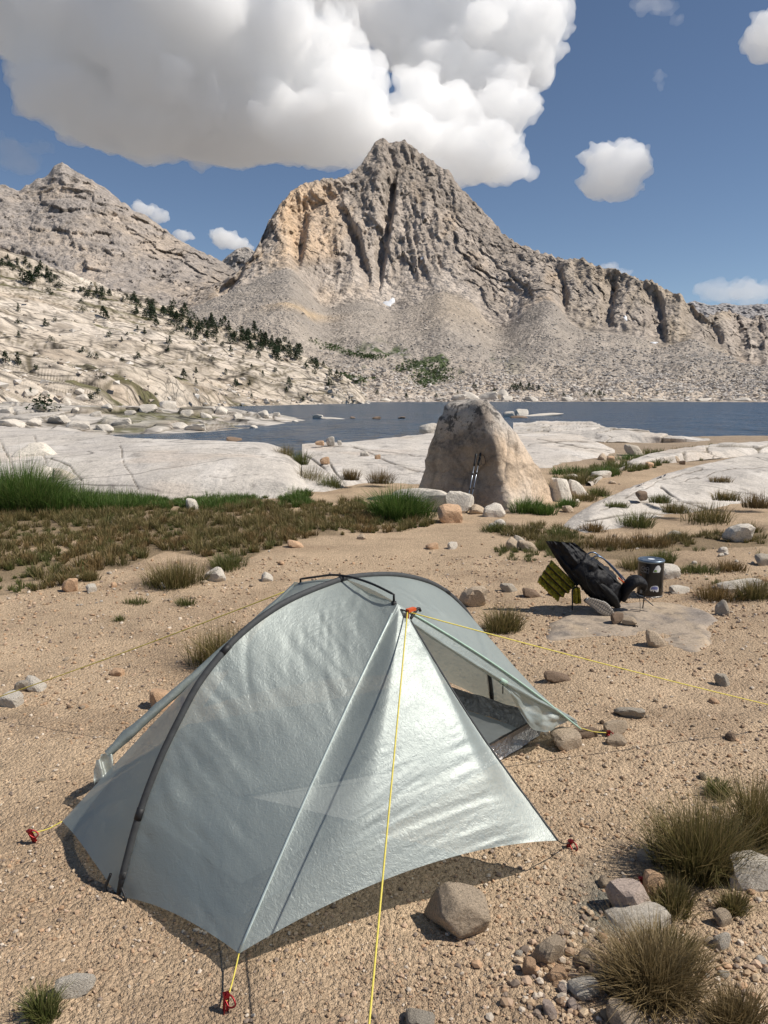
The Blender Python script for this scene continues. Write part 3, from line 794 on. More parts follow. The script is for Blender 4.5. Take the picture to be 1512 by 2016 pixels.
slab('broad low granite slab at the right picture edge, behind the bear canister',
     [[(1100, 1050, -.06), (1150, 1060, -.06), (1230, 1050, -.06), (1290, 1034, -.06), (1370, 1028, -.06), (1440, 1006, -.06), (1530, 990, -.06), (1740, 965, -.06)],
      [(1100, 1048, -.05), (1160, 1022, .10), (1240, 996, .14), (1300, 975, .16), (1380, 962, .2), (1450, 945, .22), (1530, 930, .24), (1740, 900, .26)],
      [(1100, 1046, -.04), (1165, 1000, .13), (1240, 962, .22), (1320, 930, .3), (1400, 912, .34), (1530, 888, .38), (1740, 855, .4)]],
     1102, 1720, 330, [50, 60], 681, 0.05,
     [([(1180, 1005), (1240, 990), (1310, 985), (1390, 990)], 2.2, .05), ([(1300, 958), (1340, 985), (1420, 1010)], 2.0, .05), ([(1230, 980), (1300, 945), (1380, 925)], 1.8, .04), ([(1150, 1030), (1250, 1012), (1330, 1015)], 2.2, .05), ([(1330, 950), (1430, 930), (1512, 925)], 1.2, .02)], drop=1.0, run=5)
slab('streaked granite ledges beyond the meadow at the right lakeshore',
     [[(1150, 962, -.06), (1220, 930, -.05), (1300, 915, -.05), (1400, 905, -.05), (1530, 893, -.05), (1740, 880, -.05)],
      [(1150, 960, -.05), (1235, 915, .1), (1320, 897, .16), (1420, 885, .18), (1530, 876, .2), (1740, 866, .2)],
      [(1150, 958, -.05), (1270, 897, .14), (1350, 880, .2), (1430, 870, .22), (1530, 864, .26), (1740, 852, .3)]],
     1155, 1720, 240, [30, 34], 701, 0.08, joints=2.6, drop=2.2, run=7)

# ------------------------------------------------------------------ rocks
def rock_shape(seed, sub=ICO3, planes=None, k=14.0, rough=0.05, centre=(0, 0, 0), dims=(1, 1, 1), wl=2.2):
    """stone bounded by fracture planes, its edges rounded and its faces uneven"""
    rng = np.random.default_rng(seed)
    D = sub[0] / np.linalg.norm(sub[0], axis=1, keepdims=True)
    if planes is None:
        nn = rng.normal(size=(rng.integers(9, 14), 3)); nn /= np.linalg.norm(nn, axis=1, keepdims=True)
        dd = rng.uniform(0.62, 1.0, len(nn))
        nn = np.vstack([nn, [[0, 0, -1], [0, 0, 1], [1, 0, 0], [-1, 0, 0], [0, 1, 0], [0, -1, 0]]]); dd = np.concatenate([dd, [0.75, 0.95, 1, 1, 1, 1]])
    else:
        nn = np.array([p[:3] for p in planes], float); dd = np.array([p[3] for p in planes], float)
        l = np.linalg.norm(nn, axis=1); nn /= l[:, None]; dd = dd / l - nn @ np.array(centre)
    cosv = D @ nn.T
    inv = np.clip(cosv / dd, 0, None)
    r = 1.0 / (np.sum(inv ** k, 1) ** (1.0 / k) + 1e-6)
    V = D * r[:, None]
    s = rough * (fbm(V[:, 0] * wl, V[:, 1] * wl, V[:, 2] * wl, octaves=5, seed=seed + 1, gain=0.55))
    V = V + D * s[:, None]
    return V * np.array(dims) + np.array(centre), sub[1]

STONE = {
    'tan':    rock_mat('tan_granite_stone', (0.57, 0.45, 0.325), s1=9, s2=60, speck=150, bump=0.016, contrast=0.5, attr=False),
    'pale':   rock_mat('pale_granite_stone', (0.72, 0.65, 0.55), s1=8, s2=60, speck=150, bump=0.016, contrast=0.4, attr=False),
    'orange': rock_mat('orange_iron_stone', (0.64, 0.42, 0.26), s1=8, s2=60, speck=200, bump=0.012, contrast=0.35, attr=False),
    'pink':   rock_mat('pink_granite_stone', (0.64, 0.51, 0.43), s1=8, s2=60, speck=150, bump=0.016, contrast=0.4, attr=False),
    'grey':   rock_mat('grey_granite_stone', (0.47, 0.41, 0.33), s1=10, s2=60, speck=160, bump=0.012, contrast=0.35, attr=False),
    'brown':  rock_mat('brown_stone', (0.255, 0.18, 0.125), s1=10, s2=60, speck=200, bump=0.012, contrast=0.35, attr=False),
    'cream':  rock_mat('cream_lakeside_rock', (0.62, 0.56, 0.48), s1=2, s2=12, speck=30, bump=0.05, contrast=0.25, attr=False),
}
ROCK_MESH = []
for i in range(14):
    V, F = rock_shape(900 + 3 * i, ICO3 if i < 8 else ICO2, rough=0.09)
    me = mesh_from('rock', V, F, smooth_shade=False)
    me.materials.append(STONE['tan'])
    ROCK_MESH.append(me)
RNG = random.Random(5)

def put_rock(p, w, h, dep, tone, label=None, cat='rock', group=None, name='rock', rz=None, variant=None, embed=0.3, tilt=0.0, big=True):
    me = ROCK_MESH[variant if variant is not None else (RNG.randrange(8) if big else RNG.randrange(8, 14))]
    o = obj(name, me, None, label=label, cat=cat, group=group)
    o.material_slots[0].link = 'OBJECT'; o.material_slots[0].material = STONE[tone]
    o.scale = (w * 0.56, dep * 0.56, h * 0.62)
    o.rotation_euler = (RNG.uniform(-.12, .12) + tilt, RNG.uniform(-.12, .12), RNG.uniform(-.5, .5) if rz is None else rz)
    o.location = (p[0], p[1] + dep * 0.35, p[2] + h * (0.5 - embed))
    return o

def stone_at(px, py, wpx, hpx, tone, label=None, group=None, name='stone', depth=1.0, variant=None, rz=None, embed=0.22, z0=None, cat='stone', tilt=0.0):
    p = at_z(px, py, 0.0)
    z = float(gz(p[0], p[1])) if z0 is None else z0
    p = at_z(px, py, z)
    s = px_size(p)
    steep = (EYE - p[2]) / math.hypot(p[1], EYE - p[2])
    w = wpx * s; h = max(hpx * s * (1 - 0.35 * steep), 0.3 * w)
    return put_rock(p, w, h / (1 - embed), w * depth * 0.9, tone, label, cat, group, name, rz, variant, embed, tilt)

def big_boulder():
    c = at_z(962, 1004, 0.0)
    planes = [(.84, .05, .55, 1.12), (-.95, 0, .30, 1.07), (-.37, -.1, .93, 1.74), (0.05, 0, 1, 1.70), (.72, 0, .69, 1.23), (-.60, -.76, .22, .66), (.729, -.562, .396, .90),
              (.3, .9, .35, 1.05), (-.55, .8, .3, 1.1), (0, 0, -1, .35), (-.15, -.95, .42, 1.03), (-.75, -.35, .62, 1.52), (.35, -.75, .62, 1.24)]
    V, F = rock_shape(77, ICO5, planes, k=44, rough=0.06, centre=(0, 0, 0.55), wl=2.2)
    ce = np.array([0, 0, .55]); D = V - ce; D /= np.linalg.norm(D, axis=1, keepdims=True)
    # the shaded niche where the poles lean, a leaning crack and chipped plates
    q = V - np.array([-.12, -.75, .55])
    V = V - D * (0.19 * np.exp(-(q[:, 0] / .30) ** 2 - (q[:, 2] / .33) ** 2 - (q[:, 1] / .5) ** 2))[:, None]
    f1, f2, cid = worley(V[:, 0] * 2.2 + 0.5 * V[:, 1], V[:, 2] * 1.7, seed=4)
    V = V + D * (0.085 * (cid - .5) * smooth(0, .10, f2 - f1))[:, None]
    crack = np.abs(V[:, 0] - (.36 - .10 * np.sin(V[:, 2] * 4) - .12 * (V[:, 2] - .8)))
    V = V - D * (0.04 * np.exp(-(crack / .02) ** 2) * (V[:, 1] < 0) * smooth(.3, .5, V[:, 2]) * smooth(1.35, 1.2, V[:, 2]))[:, None]
    V = V + D * (0.02 * fbm(V[:, 0] * 9, V[:, 1] * 9, V[:, 2] * 9, octaves=3, seed=8))[:, None]
    n1 = fbm(V[:, 0] * 1.5, V[:, 1] * 1.5, V[:, 2] * 1.5, octaves=5, seed=9, gain=.6)
    col = mix(np.broadcast_to([.60, .46, .33], V.shape), np.array([.66, .55, .44]), smooth(-.1, .4, n1))
    col = mix(col, np.array([.47, .44, .40]), smooth(1.1, 1.5, V[:, 2] + .35 * n1 - .25 * V[:, 0]) * .8)
    lich = smooth(.02, .22, fbm(V[:, 0] * 11, V[:, 1] * 11, V[:, 2] * 11, octaves=5, seed=12, gain=.7)) * smooth(.95, 1.4, V[:, 2] - .45 * V[:, 0] + .25 * n1)
    col = mix(col, np.array([.30, .28, .25]), lich * .3)
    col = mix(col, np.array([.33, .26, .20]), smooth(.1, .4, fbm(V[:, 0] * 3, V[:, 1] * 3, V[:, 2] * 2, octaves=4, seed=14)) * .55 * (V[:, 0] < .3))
    col = mix(col, np.array([.27, .22, .175]), smooth(.42, .1, V[:, 0] + .25 * n1 + .12 * V[:, 2]) * smooth(-.05, -.3, V[:, 1] + .3 * n1) * smooth(1.35, 1.1, V[:, 2]) * .75)  # front-left face, away from the sun: staining that also paints in its shade
    col = mix(col, np.array([.16, .13, .105]), .8 * np.exp(-(crack / .018) ** 2) * (V[:, 1] < 0) * smooth(.3, .5, V[:, 2]) * smooth(1.35, 1.2, V[:, 2]))
    m = rock_mat('weathered_boulder', s1=2.6, s2=18, speck=75, bump=.08, contrast=.4, crackle=.9, facet=2.6)
    nt = m.node_tree; b = nt.nodes['Principled BSDF']; old = b.inputs['Base Color'].links[0].from_socket
    pos = n_pos(nt); ln = n_noise(nt, 7.5, 9, .72, pos); sp = nt.nodes.new('ShaderNodeSeparateXYZ'); nt.links.new(pos, sp.inputs[0])
    zz = n_math(nt, 'SUBTRACT', sp.outputs['Z'], n_math(nt, 'MULTIPLY', sp.outputs['X'], .35))
    top = n_ramp(nt, n_math(nt, 'MULTIPLY', zz, .5), [(.45, 0.0), (.72, 1.0)])
    lr = n_ramp(nt, ln.outputs[0], [(.50, 0.0), (.57, 1.0)])
    fac = n_math(nt, 'MULTIPLY', n_math(nt, 'MULTIPLY', lr.outputs[0], top.outputs[0]), .85)
    nt.links.new(n_mul(nt, old, (.06, .055, .05), fac, 'MIX'), b.inputs['Base Color'])
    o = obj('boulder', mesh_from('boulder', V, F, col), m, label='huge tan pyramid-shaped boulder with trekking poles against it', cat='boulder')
    o.location = (c[0], c[1] + .95, -.02)
    return o
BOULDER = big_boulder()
# ------------------------------------------------------------------ tent
def tube(pts, rad, seg=8, closed=False, flat=1.0):
    """swept tube along points; rad scalar or per point"""
    pts = np.asarray(pts, float); n = len(pts)
    rad = np.full(n, rad) if np.isscalar(rad) else np.asarray(rad, float)
    T = np.gradient(pts, axis=0); T /= np.linalg.norm(T, axis=1, keepdims=True) + 1e-12
    up = np.array([0, 0, 1.0]) if abs(T[0][2]) < 0.9 else np.array([1.0, 0, 0])
    V = []; N = np.cross(T[0], up); N /= np.linalg.norm(N)
    for i in range(n):
        N = N - T[i] * np.dot(N, T[i]); N /= np.linalg.norm(N) + 1e-12
        B = np.cross(T[i], N)
        a = np.linspace(0, 2 * math.pi, seg, endpoint=False)
        V.append(pts[i] + rad[i] * (np.cos(a)[:, None] * N + flat * np.sin(a)[:, None] * B))
    V = np.concatenate(V); F = []
    for i in range(n - 1):
        for j in range(seg):
            k = (j + 1) % seg
            F.append([i * seg + j, i * seg + k, (i + 1) * seg + k, (i + 1) * seg + j])
    F = np.array(F)
    c0 = len(V); V = np.vstack([V, pts[0], pts[-1]])
    caps = [[c0, (j + 1) % seg, j, j] for j in range(seg)]
    e = (n - 1) * seg
    caps += [[c0 + 1, e + j, e + (j + 1) % seg, e + (j + 1) % seg] for j in range(seg)]
    return V, F, np.array(caps)

def tube_mesh(name, pts, rad, seg=8, flat=1.0, smooth_shade=True):
    V, F, caps = tube(pts, rad, seg, flat=flat)
    me = bpy.data.meshes.new(name)
    me.from_pydata(V.tolist(), [], F.tolist() + [c[:3].tolist() for c in caps])
    me.polygons.foreach_set('use_smooth', np.full(len(me.polygons), smooth_shade)); me.update()
    return me

def join(parts):
    V = []; F = []; o = 0
    for v, f in parts:
        V.append(np.asarray(v, float)); F += [[int(i) + o for i in q] for q in f]; o += len(v)
    return np.concatenate(V), F

def poly_mesh(name, V, F, smooth_shade=False):
    me = bpy.data.meshes.new(name); me.from_pydata(np.asarray(V).tolist(), [], [list(map(int, f)) for f in F])
    me.polygons.foreach_set('use_smooth', np.full(len(me.polygons), smooth_shade)); me.update()
    return me

def box_vf(c, s, R=None):
    v = np.array([[x, y, z] for x in (-.5, .5) for y in (-.5, .5) for z in (-.5, .5)]) * np.array(s)
    if R is not None: v = v @ np.array(R).T
    return v + np.array(c), [[0, 1, 3, 2], [4, 6, 7, 5], [0, 4, 5, 1], [2, 3, 7, 6], [0, 2, 6, 4], [1, 5, 7, 3]]

def spline(pts, n):
    """Catmull-Rom through points, resampled evenly"""
    p = np.asarray(pts, float); p = np.vstack([2 * p[0] - p[1], p, 2 * p[-1] - p[-2]])
    out = []
    for i in range(1, len(p) - 2):
        t = np.linspace(0, 1, 24, endpoint=False)[:, None]
        out.append(0.5 * (2 * p[i] + (p[i + 1] - p[i - 1]) * t + (2 * p[i - 1] - 5 * p[i] + 4 * p[i + 1] - p[i + 2]) * t ** 2 + (3 * p[i] - p[i - 1] - 3 * p[i + 1] + p[i + 2]) * t ** 3))
    out = np.vstack(out + [p[-2:-1]])
    l = np.concatenate([[0], np.cumsum(np.linalg.norm(np.diff(out, axis=0), axis=1))])
    q = np.linspace(0, l[-1], n)
    return np.stack([np.interp(q, l, out[:, k]) for k in range(out.shape[1])], -1)

FA = np.array([-0.965, 2.547, 0.0]); AX = np.array([0.68068, 0.73258, 0]); NX = np.array([0.73258, -0.68068, 0])
TC = FA + AX * 1.16                                    # tent centre on the ground
def tp(s, o, z):                                       # along the arch, towards the near side, up -> relative to the tent's base
    return AX * (s - 1.16) + NX * o + np.array([0, 0, z])
ARCH = spline([tp(0, 0, 0.0), tp(.09, 0, .25), tp(.18, 0, .43), tp(.28, 0, .58), tp(.39, 0, .715), tp(.57, 0, .845), tp(.80, 0, .93), tp(1.07, 0, .968), tp(1.25, 0, .968), tp(1.52, 0, .925),
               tp(1.78, 0, .835), tp(1.98, 0, .71), tp(2.14, 0, .55), tp(2.26, 0, .35), tp(2.32, 0, .17), tp(2.35, 0, 0.0)], 161)
APEX_I = int(np.argmax(ARCH[:, 2]))
Q1, Q2 = tp(1.14, .335, .925), tp(1.14, -.30, .91)
C1, C2, C3, C4 = tp(.08, .62, .06), tp(2.29, .59, .07), tp(.05, -.55, .05), tp(2.3, -.55, .06)
V1, V2 = tp(1.21, 1.09, .13), tp(1.05, -1.02, .10)
TIP = tp(1.14, .392, .902)

def fabric_mat():
    m, nt, N, L, b = new_mat('silver_translucent_fabric')
    p = n_pos(nt)
    a = n_noise(nt, 24, 4, 0.6, p, 1.8); c = n_noise(nt, 85, 3, 0.6, p, 1.2); v = n_noise(nt, 7, 5, 0.6, p, 1.0)
    nb = n_bump(nt, a.outputs[0], 0.0018)
    nb = n_bump(nt, c.outputs[0], 0.0014, prev=nb)
    b.inputs['Base Color'].default_value = (0.64, 0.69, 0.67, 1); b.inputs['Metallic'].default_value = 0.85; b.inputs['Roughness'].default_value = 0.40
    rr = n_ramp(nt, v.outputs[0], [(0.3, 0.52), (0.7, 0.62)])
    L.new(rr.outputs[0], b.inputs['Roughness']); L.new(nb, b.inputs['Normal'])
    d = N.new('ShaderNodeBsdfDiffuse'); d.inputs[0].default_value = (0.27, 0.32, 0.30, 1)
    t = N.new('ShaderNodeBsdfTranslucent'); t.inputs[0].default_value = (0.40, 0.45, 0.415, 1)
    x = N.new('ShaderNodeBsdfTransparent'); x.inputs[0].default_value = (0.86, 0.88, 0.84, 1)
    for s in (d, t): L.new(nb, s.inputs['Normal'])
    m1 = N.new('ShaderNodeMixShader'); m1.inputs[0].default_value = 0.5; L.new(d.outputs[0], m1.inputs[1]); L.new(t.outputs[0], m1.inputs[2])
    m2 = N.new('ShaderNodeMixShader'); m2.inputs[0].default_value = 0.44; L.new(m1.outputs[0], m2.inputs[1]); L.new(b.outputs[0], m2.inputs[2])
    m3 = N.new('ShaderNodeMixShader'); m3.inputs[0].default_value = 0.17; L.new(m2.outputs[0], m3.inputs[1]); L.new(x.outputs[0], m3.inputs[2])
    L.new(m3.outputs[0], N['Material Output'].inputs['Surface'])
    return m
FABRIC = fabric_mat()
SLEEVE = plain('dark_grey_pole_sleeve', (0.055, 0.058, 0.06), 0.75, var=0.3, vscale=40)
BLACK = plain('black_webbing', (0.012, 0.012, 0.013), 0.6, var=0.3, vscale=80)
CORD = plain('yellow_guy_cord', (0.72, 0.60, 0.10), 0.6, var=0.25, vscale=400)
RED = plain('red_anodised_aluminium', (0.25, 0.012, 0.016), 0.35, 0.6, var=0.2)
ORANGE = plain('orange_line_lock', (0.62, 0.10, 0.02), 0.5, var=0.2)
SEAM = plain('pale_seam_tape', (0.62, 0.70, 0.66), 0.4, 0.3, var=0.15)
MINT = plain('mint_edge_binding', (0.42, 0.58, 0.48), 0.5, var=0.2)

def ruled(e0, e1, nu, sag=0.0, seed=0, wrinkle=0.004, lift=None, along=1.0, cup=0.0):
    """fabric stretched between two edges of equal length lists; e(t) -> rows"""
    u = np.linspace(0, 1, nu)[:, None, None]
    P = e0[None] * (1 - u) + e1[None] * u                 # (nu, nt, 3)
    n = grid_normals(P)
    t = np.linspace(0, 1, e0.shape[0])[None, :]; uu = u[..., 0]
    L = np.linalg.norm(e1 - e0, axis=1)[None, :]
    bow = sag * 4 * uu * (1 - uu) * np.clip(L / L.max(), 0, 1)
    bow = bow + cup * np.sin(math.pi * np.clip(t, 0, 1)) * smooth(0, .3, uu) * smooth(1, .8, uu)
    edge = smooth(0, .12, uu) * smooth(1, .88, uu)
    w = wrinkle * (0.8 * fbm(t * 34 + uu * 4.5 * along, uu * 1.3, octaves=3, seed=seed, gain=.6) + 0.5 * ridged(t * 13 + uu * 5 * along, uu * 1.1, octaves=2, seed=seed + 5))
    w = w * (0.18 + 0.75 * smooth(-.25, .55, fbm(t * 5 + uu * 2, uu * 2.2, octaves=2, seed=seed + 9)))
    P = P + n * ((bow + w * (0.25 + 0.75 * edge)) * np.ones_like(t))[..., None]
    if lift is not None: P = P + lift(uu, t)
    return P

def lerp_line(a, b, n, f=None):
    t = np.linspace(0, 1, n)[:, None]
    return a * (1 - t) + b * t

def build_tent():
    T = thing('tent', 'silver single-arch backpacking tent pitched on the sand, near door half open', 'tent', TC)
    def panel(name, P, mat=FABRIC, label=None):
        return obj(name, mesh_from(name, P.reshape(-1, 3), grid_faces(*P.shape[:2])), mat, T, label=label)
    nt_ = 120
    left = spline(ARCH[:APEX_I + 1], nt_); right = spline(ARCH[APEX_I:][::-1], nt_)
    off = 0.012
    # seams from the corners up to the brow ends, slightly bowed
    s1 = lerp_line(C1, Q1, nt_); s2 = lerp_line(C2, Q1, nt_); s3 = lerp_line(C3, Q2, nt_); s4 = lerp_line(C4, Q2, nt_)
    tt = np.linspace(0, 1, nt_)[:, None]
    for s in (s1, s2, s3, s4): s += np.array([0, 0, 1]) * 0.03 * np.sin(math.pi * tt)
    hem = lambda h: (lambda u, t: np.array([0, 0, 1.0]) * (h * 4 * u * (1 - u) * (1 - t) ** 4)[..., None])
    panel('canopy_panel', ruled(left, s1, 84, 0.02, 11, 0.009, hem(.03)))
    panel('canopy_panel', ruled(right, s2, 70, 0.015, 13, 0.004, hem(.03)))
    panel('canopy_panel', ruled(left, s3, 60, 0.012, 17, 0.004, hem(.03)))
    panel('canopy_panel', ruled(right, s4, 50, -0.012, 19, 0.004, hem(.03)))
    z1 = lerp_line(V1, Q1 + NX * .03 + AX * .015 + np.array([0, 0, -.03]), nt_); z2 = lerp_line(V2, Q2 - NX * .03, nt_)
    z1 += (-NX * 0.015 - np.array([0, 0, .022])) * np.sin(math.pi * tt) ** 1.2
    hem2 = lambda u, t: np.array([0, 0, 1.0]) * (0.085 * 4 * u * (1 - u) * (1 - t) ** 3)[..., None]
    panel('vestibule_panel', ruled(s1, z1, 100, -0.02, 23, 0.006, hem2, -1.0, -0.085))
    panel('vestibule_panel', ruled(s4, z2, 50, 0.03, 29, 0.004, hem2))
    # pole in its sleeve, clips, feet
    sl = obj('pole_sleeve', tube_mesh('pole_sleeve', ARCH[3:-3] + np.array([0, 0, .004]), .0135, 10), SLEEVE, T)
    for i in (14, 46, 78, 116):
        obj('sleeve_clip', tube_mesh('sleeve_clip', ARCH[i - 1:i + 2] + np.array([0, 0, .004]), .0150, 10), BLACK, sl)
    for i, e in ((0, ARCH[0]), (160, ARCH[-1])):
        dirv = (ARCH[4] - ARCH[0]) if i == 0 else (ARCH[-5] - ARCH[-1])
        obj('pole_foot', tube_mesh('pole_foot', [e - np.array([0, 0, .012]), e + dirv * .6, e + dirv * 1.1], [.010, .012, .015], 8), BLACK, T)
    loop = [ARCH[0] + NX * .03 + np.array([0, 0, .05]), ARCH[0] + NX * .06 + np.array([0, 0, .012]), ARCH[0] + np.array([0, 0, .006]), ARCH[0] - NX * .05 - AX * .02 + np.array([0, 0, .01]), ARCH[0] - NX * .045 + np.array([0, 0, .07])]
    obj('foot_strap', tube_mesh('foot_strap', spline(loop, 30), .005, 6), BLACK, T)
    # brow pole
    n0, n1 = tp(1.14, .315, .962), tp(1.14, -.285, .93)
    br = np.vstack([[n1 + np.array([0, 0, -.032])], spline([n1, tp(1.14, -.18, .957), tp(1.14, -.06, .986), tp(1.14, .06, .995), tp(1.14, .19, .986), n0], 40), [n0 + np.array([0, 0, -.03])]])
    st = obj('brow_pole', tube_mesh('brow_pole', br, .0052, 8), BLACK, T)
    obj('end_cap', tube_mesh('end_cap', [n0 + np.array([0, 0, -.06]), n0 + np.array([0, 0, -.03])], .011, 8), BLACK, st)
    obj('end_cap', tube_mesh('end_cap', [n1 + np.array([0, 0, -.05]), n1 + np.array([0, 0, -.02])], .011, 8), BLACK, st)
    obj('apex_strap', tube_mesh('apex_strap', [n0 + np.array([0, 0, -.052]), (n0 + TIP) / 2 + np.array([0, 0, -.028]), TIP], .008, 6, flat=.35), BLACK, T)
    obj('apex_strap', tube_mesh('apex_strap', [n1 + np.array([0, 0, -.045]), n1 - NX * .10 + np.array([0, 0, -.075])], .007, 6, flat=.35), BLACK, T)
    obj('line_lock', poly_mesh('line_lock', *join([box_vf(TIP + AX * .022 + np.array([0, 0, .004]), (.046, .02, .013), np.stack([AX, NX, [0, 0, 1]], 1)), box_vf(TIP + np.array([0, 0, -.018]), (.012, .012, .03))])), ORANGE, T)
    tog = spline([Q1 + AX * .05 + NX * .03 + np.array([0, 0, -.07]), Q1 + AX * .10 + NX * .03 + np.array([0, 0, -.035]), Q1 + AX * .115 + NX * .03 + np.array([0, 0, -.05])], 12)
    obj('door_toggle', tube_mesh('door_toggle', tog, .0065, 8), BLACK, T)
    # bindings, zip, seam tape
    obj('seam_tape', tube_mesh('seam_tape', s1[::6] + np.array([0, 0, .004]), .0045, 6, flat=.4), SEAM, T)
    obj('zip', tube_mesh('zip', z1[::6], .0045, 6), SLEEVE, T)
    # half of the near door, rolled and tied along the right-hand seam
    tb = np.linspace(0, 1, 60); base = lerp_line(Q1 + NX * .03 - np.array([0, 0, .05]), C2 - NX * .02 + np.array([0, 0, .03]), 60)
    base = base + (NX * .03 - np.array([0, 0, .05]))[None] * np.sin(math.pi * tb)[:, None] * .5
    rad = .010 + .006 * tb - .004 * np.exp(-((tb - .5) / .03) ** 2)
    rad *= smooth(1.03, .93, tb) * .85 + .15
    V, F, caps = tube(base, rad, 18, flat=.75)
    R = len(V) - 2
    ang = np.tile(np.arange(18), 60)[:R]; row = np.repeat(np.arange(60), 18)[:R]
    cen = base[row]; k = 1 + .28 * ridged(ang / 2.2, row / 9.0, octaves=3, seed=3) + .22 * fbm(ang / 1.3, row / 3.0, octaves=3, seed=4)
    V[:R] = cen + (V[:R] - cen) * k[:, None]
    dr = obj('rolled_door', mesh_from('rolled_door', V, F), FABRIC, T)
    e1 = np.stack([np.interp(np.linspace(1, 0, nt_), tb, base[:, k]) for k in range(3)], -1)
    panel('door_flap', ruled(s2, e1, 12, 0.0, 49, 0.003))
    # below the tie the door hangs loose in crumpled folds
    g = np.linspace(0, 1, 46); hh = np.linspace(0, 1, 22); A, B = np.meshgrid(g, hh, indexing='ij')
    edge = np.stack([np.interp(.45 + .55 * A, tb, base[:, k]) for k in range(3)], -1)
    dropv = .015 + .135 * np.sin(np.clip(A * 1.12, 0, 1) * math.pi) ** 1.0 * smooth(0, .5, A)
    P = edge + (NX * .10 - AX * .16 + np.array([0, 0, -1.0]))[None, None] * (dropv * B)[..., None]
    P = P + (NX * .8 - AX * .5)[None, None] * (smooth(0, .3, B) * (.012 * np.sin(A * 26 + B * 4) * (1 - .4 * A) + .018 * fbm(A * 7, B * 3, octaves=4, seed=77)))[..., None]
    P[..., 2] = np.maximum(P[..., 2], .012)
    obj('door_folds', mesh_from('door_folds', P.reshape(-1, 3), grid_faces(46, 22)), FABRIC, T)
    i = 30
    obj('door_tie', tube_mesh('door_tie', base[i - 1:i + 2], rad[i] * 1.35, 10), MINT, dr)
    obj('door_tie', tube_mesh('door_tie', [base[i] + np.array([0, 0, -.015]), base[i] + np.array([0, 0, -.06])], .003, 6), BLACK, dr)
    obj('edge_binding', tube_mesh('edge_binding', s2[::6] + NX * .008 - np.array([0, 0, .006]), .005, 6), MINT, T)
    # far door rolled along the far left seam
    base = lerp_line(Q2 - NX * .03 - np.array([0, 0, .02]), C3 - NX * .06 + AX * .24 + np.array([0, 0, .19]), 50)
    tb = np.linspace(0, 1, 50); rad = .010 + .016 * tb; rad[-6:] *= np.linspace(1, .6, 6)
    V, F, caps = tube(base, rad, 16, flat=.9); R = len(V) - 2
    ang = np.tile(np.arange(16), 50)[:R]; row = np.repeat(np.arange(50), 16)[:R]; cen = base[row]
    V[:R] = cen + (V[:R] - cen) * (1 + .3 * ridged(ang / 2.0, row / 8.0, octaves=3, seed=6) + .2 * fbm(ang / 1.2, row / 2.5, octaves=3, seed=7))[:, None]
    obj('rolled_door', mesh_from('rolled_door', V, F), FABRIC, T)
    # loose tail of the far door hanging off the corner
    g = np.linspace(0, 1, 16); A, B = np.meshgrid(g, g, indexing='ij')
    e0 = C3 - NX * .06 + AX * .26 + np.array([0, 0, .20])
    P = e0 + A[..., None] * (-AX * .07 - NX * .01 + np.array([0, 0, -.02])) + B[..., None] * (np.array([0, 0, -.09]) + NX * .05 - AX * .03)
    P = P + (NX * 1.0)[None, None] * (.018 * np.sin(A * 9 + B * 3) + .01 * fbm(A * 5, B * 5, seed=9))[..., None]
    panel('door_tail', P)
    # inner: bathtub floor, mesh walls
    gf = plain('grey_silnylon_floor', (0.60, 0.61, 0.62), 0.45, 0.1, var=0.15, vscale=9, bump=0.006, bscale=14)
    gw = plain('crumpled_silver_bathtub_wall', (0.50, 0.47, 0.45), 0.30, 0.75, var=0.25, vscale=30, bump=0.02, bscale=38)
    m, ntr, N, L, b = new_mat('dark_bug_mesh')
    b.inputs['Base Color'].default_value = (0.012, 0.012, 0.013, 1); b.inputs['Roughness'].default_value = 0.7
    x = N.new('ShaderNodeBsdfTransparent'); mx = N.new('ShaderNodeMixShader')
    wv = n_noise(ntr, 40, 2, 0.5, n_pos(ntr)); rw = n_ramp(ntr, wv.outputs[0], [(0.3, 0.50), (0.7, 0.62)])
    L.new(rw.outputs[0], mx.inputs[0]); L.new(b.outputs[0], mx.inputs[1]); L.new(x.outputs[0], mx.inputs[2]); L.new(mx.outputs[0], N['Material Output'].inputs['Surface'])
    mesh_net = m
    S, O = np.meshgrid(np.linspace(.24, 2.18, 60), np.linspace(-.42, .42, 30), indexing='ij')
    P = tp(0, 0, 0)[None, None] + AX * S[..., None] + NX * O[..., None] + np.array([0, 0, 1]) * (.014 + .004 * fbm(S * 5, O * 5, seed=2))[..., None]
    fl = panel('groundsheet', P, gf)
    def wall(a, b_, h, seed, mat=gw, name='bathtub_wall'):
        g = np.linspace(0, 1, 70); hh = np.linspace(0, 1, 10); A, B = np.meshgrid(g, hh, indexing='ij')
        d = b_ - a; nn = np.cross(d, [0, 0, 1]); nn /= np.linalg.norm(nn)
        P = a + A[..., None] * d + B[..., None] * np.array([0, 0, h]) + nn * (.022 * fbm(A * 11, B * 2.2, octaves=4, seed=seed) * (1 - .4 * B) - .02 * np.sin(B * 3))[..., None]
        return obj(name, mesh_from(name, P.reshape(-1, 3), grid_faces(70, 10)), mat, T)
    zf = .012
    wall(tp(.24, .42, zf), tp(2.18, .42, zf), .11, 31); wall(tp(.24, -.42, zf), tp(2.18, -.42, zf), .11, 33)
    wall(tp(2.18, -.42, zf), tp(2.18, .42, zf), .11, 35); wall(tp(.24, -.42, zf), tp(.24, .42, zf), .11, 37)
    mw = lerp_line(tp(.24, -.42, .12), tp(2.18, -.42, .12), 40); topm = np.array([tp(.2 + 1.96 * k, -.24, .13 + .5 * math.sin(math.pi * k)) for k in np.linspace(0, 1, 40)])
    panel('mesh_wall', ruled(mw, topm, 14, 0.0, 41, 0.002), mesh_net)
